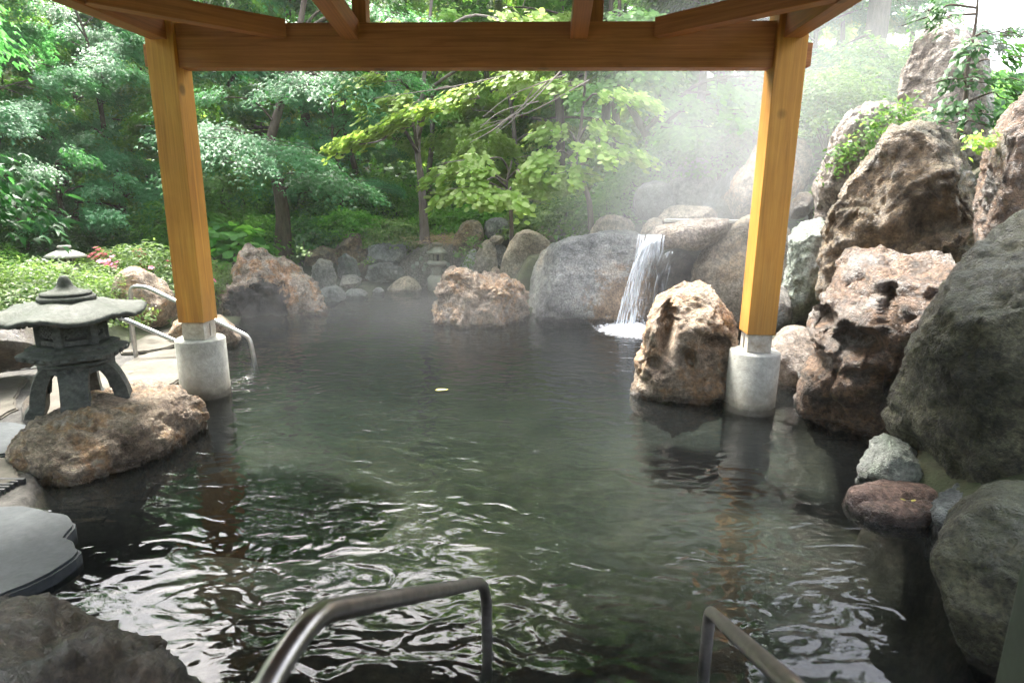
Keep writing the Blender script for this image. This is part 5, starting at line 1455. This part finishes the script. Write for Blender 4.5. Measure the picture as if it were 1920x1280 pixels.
# ------------------------------------------------------------------ bushes and ground plants
def bush_mesh(rx, ry, rz_, n, leaf_len, mat, rg, wr=0.45, shape='kite', clump=0.3):
    u = rg.normal(size=(n, 3)); u /= np.linalg.norm(u, axis=1)[:, None]
    u[:, 2] = np.abs(u[:, 2]) * 1.0 - 0.12
    lump = 1 + clump * fbm(u * 2.6 + rg.uniform(-9, 9, 3), 3, 2)
    r = lump * (1 - 0.35 * rg.random(n) ** 2.2)
    c = u * r[:, None] * np.array([rx, ry, rz_])
    nn = u * 0.6 + np.array([0, 0, 0.8]) + rg.normal(0, 0.4, (n, 3))
    dd = u + rg.normal(0, 0.6, (n, 3))
    l = leaf_len * rg.uniform(0.6, 1.25, n)
    return leaves_mesh('foliage', c, nn, dd, l, l * wr, mat, shape), c, u
def bush(label, px, py, d, rx, ry, rz_, n, leaf_len, mat, group=None, name='bush', cat='bush', pink=0, wr=0.45, shape='kite', dz=0.0):
    p = P(px, py, d)
    rg = np.random.default_rng(int(px * 7 + py))
    t = empty(name, (p.x, p.y, p.z + dz)); tag(t, label, cat, group)
    me, c, u = bush_mesh(rx, ry, rz_, n, leaf_len, M[mat], rg, wr, shape)
    obj('foliage', me, t)
    b = Bag()
    for k in range(9):
        e_ = c[rg.integers(0, len(c))] * 0.85
        b.tube(spline([np.array([e_[0] * 0.1, e_[1] * 0.1, -0.25]), e_ * 0.45 + [0, 0, 0.02], e_], 7), list(np.linspace(0.014, 0.004, 7)), 5)
    obj('stem', b.mesh('stem', M['bark']), t)
    if pink:
        fx = np.argsort(-(perlin(u * 2.1 + 4, 8) + 0.25 * rg.random(len(u))))[:pink]
        k5 = np.repeat(fx, 5)
        ang = np.tile(np.arange(5) * 1.2566, len(fx))
        cc = c[k5] * 1.03
        nn = u[k5] + [0, 0, 0.4]
        nn /= np.linalg.norm(nn, axis=1)[:, None]
        ref = np.cross(nn, np.array([0.2, 0.9, 0.3])); ref /= np.linalg.norm(ref, axis=1)[:, None]
        s2 = np.cross(nn, ref)
        d5 = ref * np.cos(ang)[:, None] + s2 * np.sin(ang)[:, None]
        cc = cc + d5 * 0.018
        bl = obj('blossoms', leaves_mesh('blossoms', cc, nn + d5 * -0.35, d5, np.full(len(cc), 0.042), np.full(len(cc), 0.03), M['blossom']), t)
        bl['kind'] = 'stuff'
    return t
bush('bright green clipped azalea at the left edge', 70, 590, 8.0, 1.05, 0.8, 0.62, 9000, 0.05, 'leaf_azalea', name='azalea', cat='azalea')
bush('green azalea behind the lantern roof, right half of the pair', 185, 598, 8.2, 0.62, 0.5, 0.42, 5000, 0.05, 'leaf_azalea', name='azalea', cat='azalea')
bush('azalea with pink blossoms left of the left post', 265, 545, 8.9, 0.95, 0.7, 0.62, 9000, 0.05, 'leaf_azalea', pink=130, name='azalea', cat='azalea')
bush('small azalea with few pink flowers just right of the left post', 422, 560, 9.2, 0.5, 0.45, 0.5, 3800, 0.05, 'leaf_azalea', pink=14, name='azalea', cat='azalea')
bush('dense dark azalea at the far left behind the stone lantern', -80, 560, 9.6, 1.2, 0.9, 0.8, 6000, 0.055, 'leaf_mid', name='azalea', cat='azalea')
bush('broad leaved butterbur clump behind the left post', 425, 490, 10.4, 0.7, 0.6, 0.6, 420, 0.16, 'leaf_mid', name='butterbur', cat='plant', wr=1.0, shape='round')
shr = 'shrubs along the back of the pool'
for k, (px, py, d, r, h, m_, lab) in enumerate([
    (470, 478, 11.4, 0.9, 0.9, 'leaf_mid', 'mid green shrub behind the black-hollowed boulder'), (575, 452, 11.6, 0.75, 0.55, 'leaf_deep', 'dark overhanging shrub between old maple and domed wall stone'), (655, 436, 11.7, 0.75, 0.6, 'leaf_mid', 'shrub drooping over the domed brown wall stone'), (735, 442, 11.4, 0.7, 0.45, 'leaf_azalea', 'fresh green ground shrub hanging over the layered slate'), (470, 400, 13.5, 1.3, 1.2, 'leaf_mid', 'tall bush in shade left of the old maple trunk'), (620, 400, 13.2, 1.3, 1.1, 'leaf_deep', 'deep green bush right of the old maple trunk'), (720, 395, 13.6, 1.3, 1.1, 'leaf_mid', 'broad bush left of the slender pinkish trunk'), (545, 470, 12.0, 0.9, 0.6, 'leaf_deep', 'dark shrub at the foot of the old maple'),
    (610, 462, 12.2, 0.8, 0.75, 'leaf_mid', 'leafy shrub above the left end of the back wall'), (700, 462, 12.0, 0.9, 0.7, 'leaf_mid', 'green shrub above the layered slate slab'),
    (770, 455, 11.8, 0.8, 0.55, 'leaf_azalea', 'bright ground shrub above the mortar bank'), (830, 432, 11.6, 0.7, 0.6, 'leaf_mid', 'shrub behind the dark slate coloured rock'),
    (900, 425, 11.5, 0.8, 0.6, 'leaf_mid', 'shrub behind the brown and grey top boulders'), (985, 428, 10.8, 0.55, 0.45, 'leaf_azalea', 'yellow green shrub beside the grey rounded top boulder'),
    (1060, 425, 10.6, 0.7, 0.7, 'leaf_azalea', 'fresh green shrub above the sandy slab'), (1140, 425, 10.4, 0.7, 0.85, 'leaf_mid', 'thick green shrub behind the big grey boulder'),
    (1185, 380, 10.8, 0.7, 0.8, 'leaf_mid', 'tall shrub left of the steamy blue slab'), (1010, 400, 12.0, 0.9, 0.9, 'leaf_deep', 'deep green shrub in shade beyond the pale bush'),
    (1250, 320, 11.0, 0.8, 0.7, 'leaf_mid', 'shrub above the blue grey slab in the steam'), (1350, 310, 10.6, 0.7, 0.7, 'leaf_mid', 'hazy shrub behind the slanting rock'),
    (1415, 260, 10.4, 0.5, 0.6, 'leaf_azalea', 'pale fern like shrub left of the right post'), (1560, 230, 9.6, 0.8, 0.9, 'leaf_azalea', 'pale green shrub right of the right post'),
    (1620, 170, 10.8, 0.9, 0.9, 'leaf_azalea', 'pale shrub under the bright sky beside the cedar'), (1480, 220, 10.2, 0.8, 0.9, 'leaf_mid', 'soft green shrub behind the right post'),
    (330, 440, 11.2, 0.9, 0.7, 'leaf_mid', 'green shrub behind the pink azalea'), (200, 455, 11.4, 0.9, 0.55, 'leaf_deep', 'dark low shrub behind the mushroom roofed lantern'), (60, 470, 11.0, 0.9, 0.6, 'leaf_deep', 'dark shrub at far left below the maples'), (1525, 380, 8.4, 0.12, 0.35, 'leaf_azalea', 'little green plant in the crack right of the post')]):
    bush(lab, px, py, d, r, r * 0.8, h, int(3600 * (r / 0.8) ** 1.6), 0.075, m_, shr, 'shrub', 'shrub', 0, 0.6, dz=-0.12)
# dark glossy shrub over the tall pointed rock, and creepers on the slab
rg = np.random.default_rng(31)
root_s = P(1800, 250, 7.2)
feature_tree('dark glossy shrub with drooping shoots against white sky, top right', [root_s - Vector((0, 0, .3)), P(1810, 190, 7.2), P(1815, 120, 7.2), P(1830, 40, 7.3), P(1835, -40, 7.3)], 0.025,
    [(P(1800, 200, 7.1), H(-0.5, -0.9), 0.45, 0.3, 100, 0.3), (P(1830, 210, 7.0), H(0.4, -0.9), 0.4, 0.3, 90, 0.3), (P(1800, 150, 7.1), H(-0.6, -0.8), 0.42, 0.28, 90, 0.25), (P(1840, 150, 7.1), H(0.6, -0.8), 0.45, 0.3, 100, 0.35), (P(1830, 90, 7.1), H(-0.2, -0.9), 0.5, 0.3, 100, 0.35), (P(1870, 110, 7.1), H(0.9, -0.4), 0.45, 0.25, 70, 0.35), (P(1860, 60, 7.2), H(0.8, -0.5), 0.5, 0.3, 70, 0.35), (P(1780, 30, 7.3), H(-0.9, -0.3), 0.45, 0.3, 90, 0.25), (P(1760, 20, 7.3), H(-1, -0.2), 0.3, 0.2, 60, 0.2), (P(1880, 180, 7.0), H(0.9, -0.5), 0.35, 0.22, 50, 0.35), (P(1770, 230, 7.0), H(-0.8, -0.6), 0.5, 0.25, 90, 0.2), (P(1850, 230, 6.9), H(0.5, -0.8), 0.4, 0.25, 70, 0.2)],
    M['leaf_deep'], M['bark'], rg, 0.085, 'kite', 0.45, name='glossy_shrub', cat='shrub')
def creeper(label, pts, n, leaf_len, mat, spread, name='creeper', d0=None):
    rg = np.random.default_rng(len(label) * 3)
    c = []
    for (px, py, d) in pts:
        p = np.array(list(P(px, py, d)))
        c.append(p + rg.normal(0, 1, (n, 3)) * np.array([spread, 0.05, spread * 0.7]))
    base = np.array(list(P(*pts[0])))
    c = np.concatenate(c) - base
    nn = np.array([0, -0.5, 0.8]) + rg.normal(0, 0.45, c.shape)
    l = leaf_len * rg.uniform(0.6, 1.3, len(c))
    o = obj(name, leaves_mesh(name, c, nn, rg.normal(0, 1, c.shape) + [0, -0.2, -0.4], l, l * 0.5, M[mat], 'kite'), None, Vector(base))
    return tag(o, label, 'creeper')
creeper('bright green creeper trailing over the leaning grey pink slab', [(1690, 235, 7.2), (1670, 215, 7.2), (1650, 235, 7.22), (1700, 215, 7.2), (1640, 260, 7.22), (1600, 285, 7.25), (1720, 230, 7.15), (1640, 275, 7.22), (1575, 300, 7.25)], 90, 0.06, 'leaf_azalea', 0.11)
creeper('small tuft of yellow green leaves in the dark crevice at upper right', [(1850, 265, 5.35), (1840, 268, 5.35)], 60, 0.05, 'leaf_lime', 0.05)
creeper('thin sprigs growing on the brown boulder beside the purplish stone', [(872, 470, 10.3), (862, 475, 10.4), (890, 448, 10.3), (885, 455, 10.3), (880, 490, 10.2)], 45, 0.06, 'leaf_azalea', 0.07)
creeper('tiny green sprout on the back wall between stones', [(686, 492, 10.35), (692, 488, 10.35), (572, 472, 7.4)], 22, 0.05, 'leaf_azalea', 0.05)
# dry straw on the mortar bank
b = Bag(); rg = np.random.default_rng(77); base = np.array(list(P(830, 452, 10.6)))
for k in range(260):
    p = np.array([rg.normal(0, 0.24), rg.normal(0, 0.2), rg.uniform(-0.04, 0.10)])
    d = np.array([rg.normal(0, 1), rg.normal(0, 1), rg.normal(-0.3, 0.3)]); d /= np.linalg.norm(d)
    b.tube(np.stack([p, p + d * 0.08 + [0, 0, 0.02], p + d * 0.16]), [0.003, 0.003, 0.001], 3)
t = obj('straw', b.mesh('straw', M['straw']), None, Vector(base)); t['kind'] = 'stuff'
# ground cover over the slopes
c = []; rg = np.random.default_rng(55)
xs = rg.uniform(-14, 9, 90000); ys = rg.uniform(4.5, 20, 90000)
s_ = sdist(xs, ys)
dn = perlin(np.stack([xs * 0.9, ys * 0.9, xs * 0], 1), 12)
az = np.degrees(np.arctan2(xs, ys))
keep = (s_ > 1.25) & (dn > -0.25 + 0.35 * rg.random(90000)) & ~((az < -24) & (ys < 6.6))
xs, ys = xs[keep], ys[keep]
zs = terrain(xs, ys) + rg.uniform(0.02, 0.22, len(xs))
c = np.stack([xs, ys, zs], 1)
l = 0.085 * rg.uniform(0.6, 1.3, len(c))
t = obj('ground_cover', leaves_mesh('ground_cover', c, rg.normal(0, 0.4, c.shape) + [0, 0, 1], rg.normal(0, 1, c.shape), l, l * 0.7, M['leaf_mid'], 'kite'))
t['kind'] = 'stuff'
hx = rg.uniform(-32, 22, 150000); hy = rg.uniform(9, 42, 150000)
hs = sdist_far = np.concatenate([sdist(hx[k:k + 15000], hy[k:k + 15000]) for k in range(0, 150000, 15000)])
hn = perlin(np.stack([hx * 0.45, hy * 0.45, hx * 0], 1), 31)
kp = (hs > 3.0) & (hn > -0.35)
hx, hy, hn, hs = hx[kp], hy[kp], hn[kp], hs[kp]
hz = terrain(hx, hy) + (0.25 + 0.9 * np.maximum(hn + 0.2, 0) * np.minimum(1, hs / 8)) * rg.uniform(0.2, 1.2, len(hx))
l = (0.10 + 0.006 * np.hypot(hx, hy)) * rg.uniform(0.6, 1.3, len(hx))
c = np.stack([hx, hy, hz], 1)
t = obj('undergrowth', leaves_mesh('undergrowth', c, rg.normal(0, 0.45, c.shape) + [0, -0.5, 1], rg.normal(0, 1, c.shape), l, l * 0.75, M['leaf_mid'], 'kite'))
t['kind'] = 'stuff'
# pale gravel clearing seen between the trunks on the left
pp = [P(-200, 452, 21).xy, P(240, 452, 21).xy, P(330, 430, 30).xy, P(-200, 430, 30).xy]
n_ = 14
vs = []
for i in range(n_):
    for j in range(n_):
        u, w_ = i / (n_ - 1), j / (n_ - 1)
        p = pp[0].lerp(pp[1], u).lerp(pp[3].lerp(pp[2], u), w_)
        vs.append((p.x, p.y, gz(p.x, p.y) + 0.05))
id_ = np.arange(n_ * n_).reshape(n_, n_)
tag(obj('gravel_path', mesh_np('gravel_path', vs, np.stack([id_[:-1, :-1], id_[1:, :-1], id_[1:, 1:], id_[:-1, 1:]], -1).reshape(-1, 4), plain_mat('pale_gravel', (0.45, 0.44, 0.42), (0.6, 0.59, 0.57), 8, 0.9, 0.01))), kind='structure')

# floating leaves
def leaf_on(label, px, py, z, s, rz):
    p = W(px, py, z)
    v = np.array([[-0.5, 0, 0], [-0.2, 0.22, 0.03], [0.2, 0.2, 0.02], [0.55, 0, 0], [0.2, -0.2, 0.03], [-0.2, -0.22, 0.02], [0, 0, -0.02]]) * s
    f = np.array([[0, 6, 1], [1, 6, 2], [2, 6, 3], [3, 6, 4], [4, 6, 5], [5, 6, 0]])[:, ::-1]
    o = obj('fallen_leaf', mesh_np('fallen_leaf', v, f, M['leaf_yellow']), None, (p.x, p.y, z + 0.012)); o.rotation_euler = (0, 0, rz)
    tag(o, label, 'leaf')
leaf_on('yellow leaf floating in mid pool', 828, 733, 0.0, 0.11, 0.2)
leaf_on('small green leaf lying on the pale flagstone', 246, 699, 0.112, 0.05, 1.0)

# ------------------------------------------------------------------ steam drifting off the hot water
def steam_mat(dens):
    m, nt, out = newmat('steam')
    tc = N(nt, 'ShaderNodeTexCoord')
    v = tc.outputs['Object']
    ln = N(nt, 'ShaderNodeVectorMath'); ln.operation = 'LENGTH'; L(nt, v, ln.inputs[0])
    n = noise(nt, v, 1.6, 3, 0.55, 0.5)
    fall = ramp(nt, [(0.15, 1.0), (0.98, 0.0)], ln.outputs['Value'], 'EASE').outputs[0]
    f = math_n(nt, 'MULTIPLY', fall, ramp(nt, [(0.33, 0.15), (0.7, 1.0)], n).outputs[0])
    pv = N(nt, 'ShaderNodeVolumePrincipled')
    pv.inputs['Color'].default_value = (0.95, 0.96, 0.97, 1)
    pv.inputs['Anisotropy'].default_value = 0.2
    L(nt, math_n(nt, 'MULTIPLY', f, dens), pv.inputs['Density'])
    L(nt, pv.outputs[0], out.inputs['Volume'])
    return m
def steam(name, c, r, dens, rz=0.0):
    bm = bmesh.new(); bmesh.ops.create_icosphere(bm, subdivisions=3, radius=1.0)
    me = from_bm(name, bm, steam_mat(dens), True)
    o = obj(name, me, None, c); o.scale = r; o.rotation_euler = (0, 0, rz)
    return tag(o, kind='stuff')
c_ = P(1330, 330, 8.6)
steam('steam', (c_.x + 0.1, c_.y, 1.8), (2.9, 2.0, 2.9), 0.36)
c_ = P(1590, 130, 9.6)
steam('steam', (c_.x, c_.y, c_.z), (2.4, 1.8, 1.9), 0.18)
c_ = W(900, 590)
steam('steam', (c_.x - 0.6, c_.y, 0.3), (4.2, 3.4, 1.0), 0.065)

# thin damp air through the whole wood
zs_ = [v_ for v_ in (gx[0], gx[-1])]
hb = obj('haze', box_mesh('haze', 1000.0, 1000.0, 42.0, M['straw'], 0), None, (0, 0, 42.0 / 2 - 3.0))
m_, nt_, out_ = newmat('haze_air')
pv_ = N(nt_, 'ShaderNodeVolumePrincipled')
pv_.inputs['Color'].default_value = (0.95, 0.97, 0.96, 1)
pv_.inputs['Density'].default_value = 0.0016
pv_.inputs['Anisotropy'].default_value = 0.3
L(nt_, pv_.outputs[0], out_.inputs['Volume'])
hb.data.materials[0] = m_
tag(hb, kind='stuff')
leaf_on('small orange brown leaf lying on the grooved flat stone', 1712, 942, 0.10, 0.035, 0.4)
leaf_on('tiny curled leaf beside the groove of the flat stone', 1692, 940, 0.10, 0.03, 2.2)
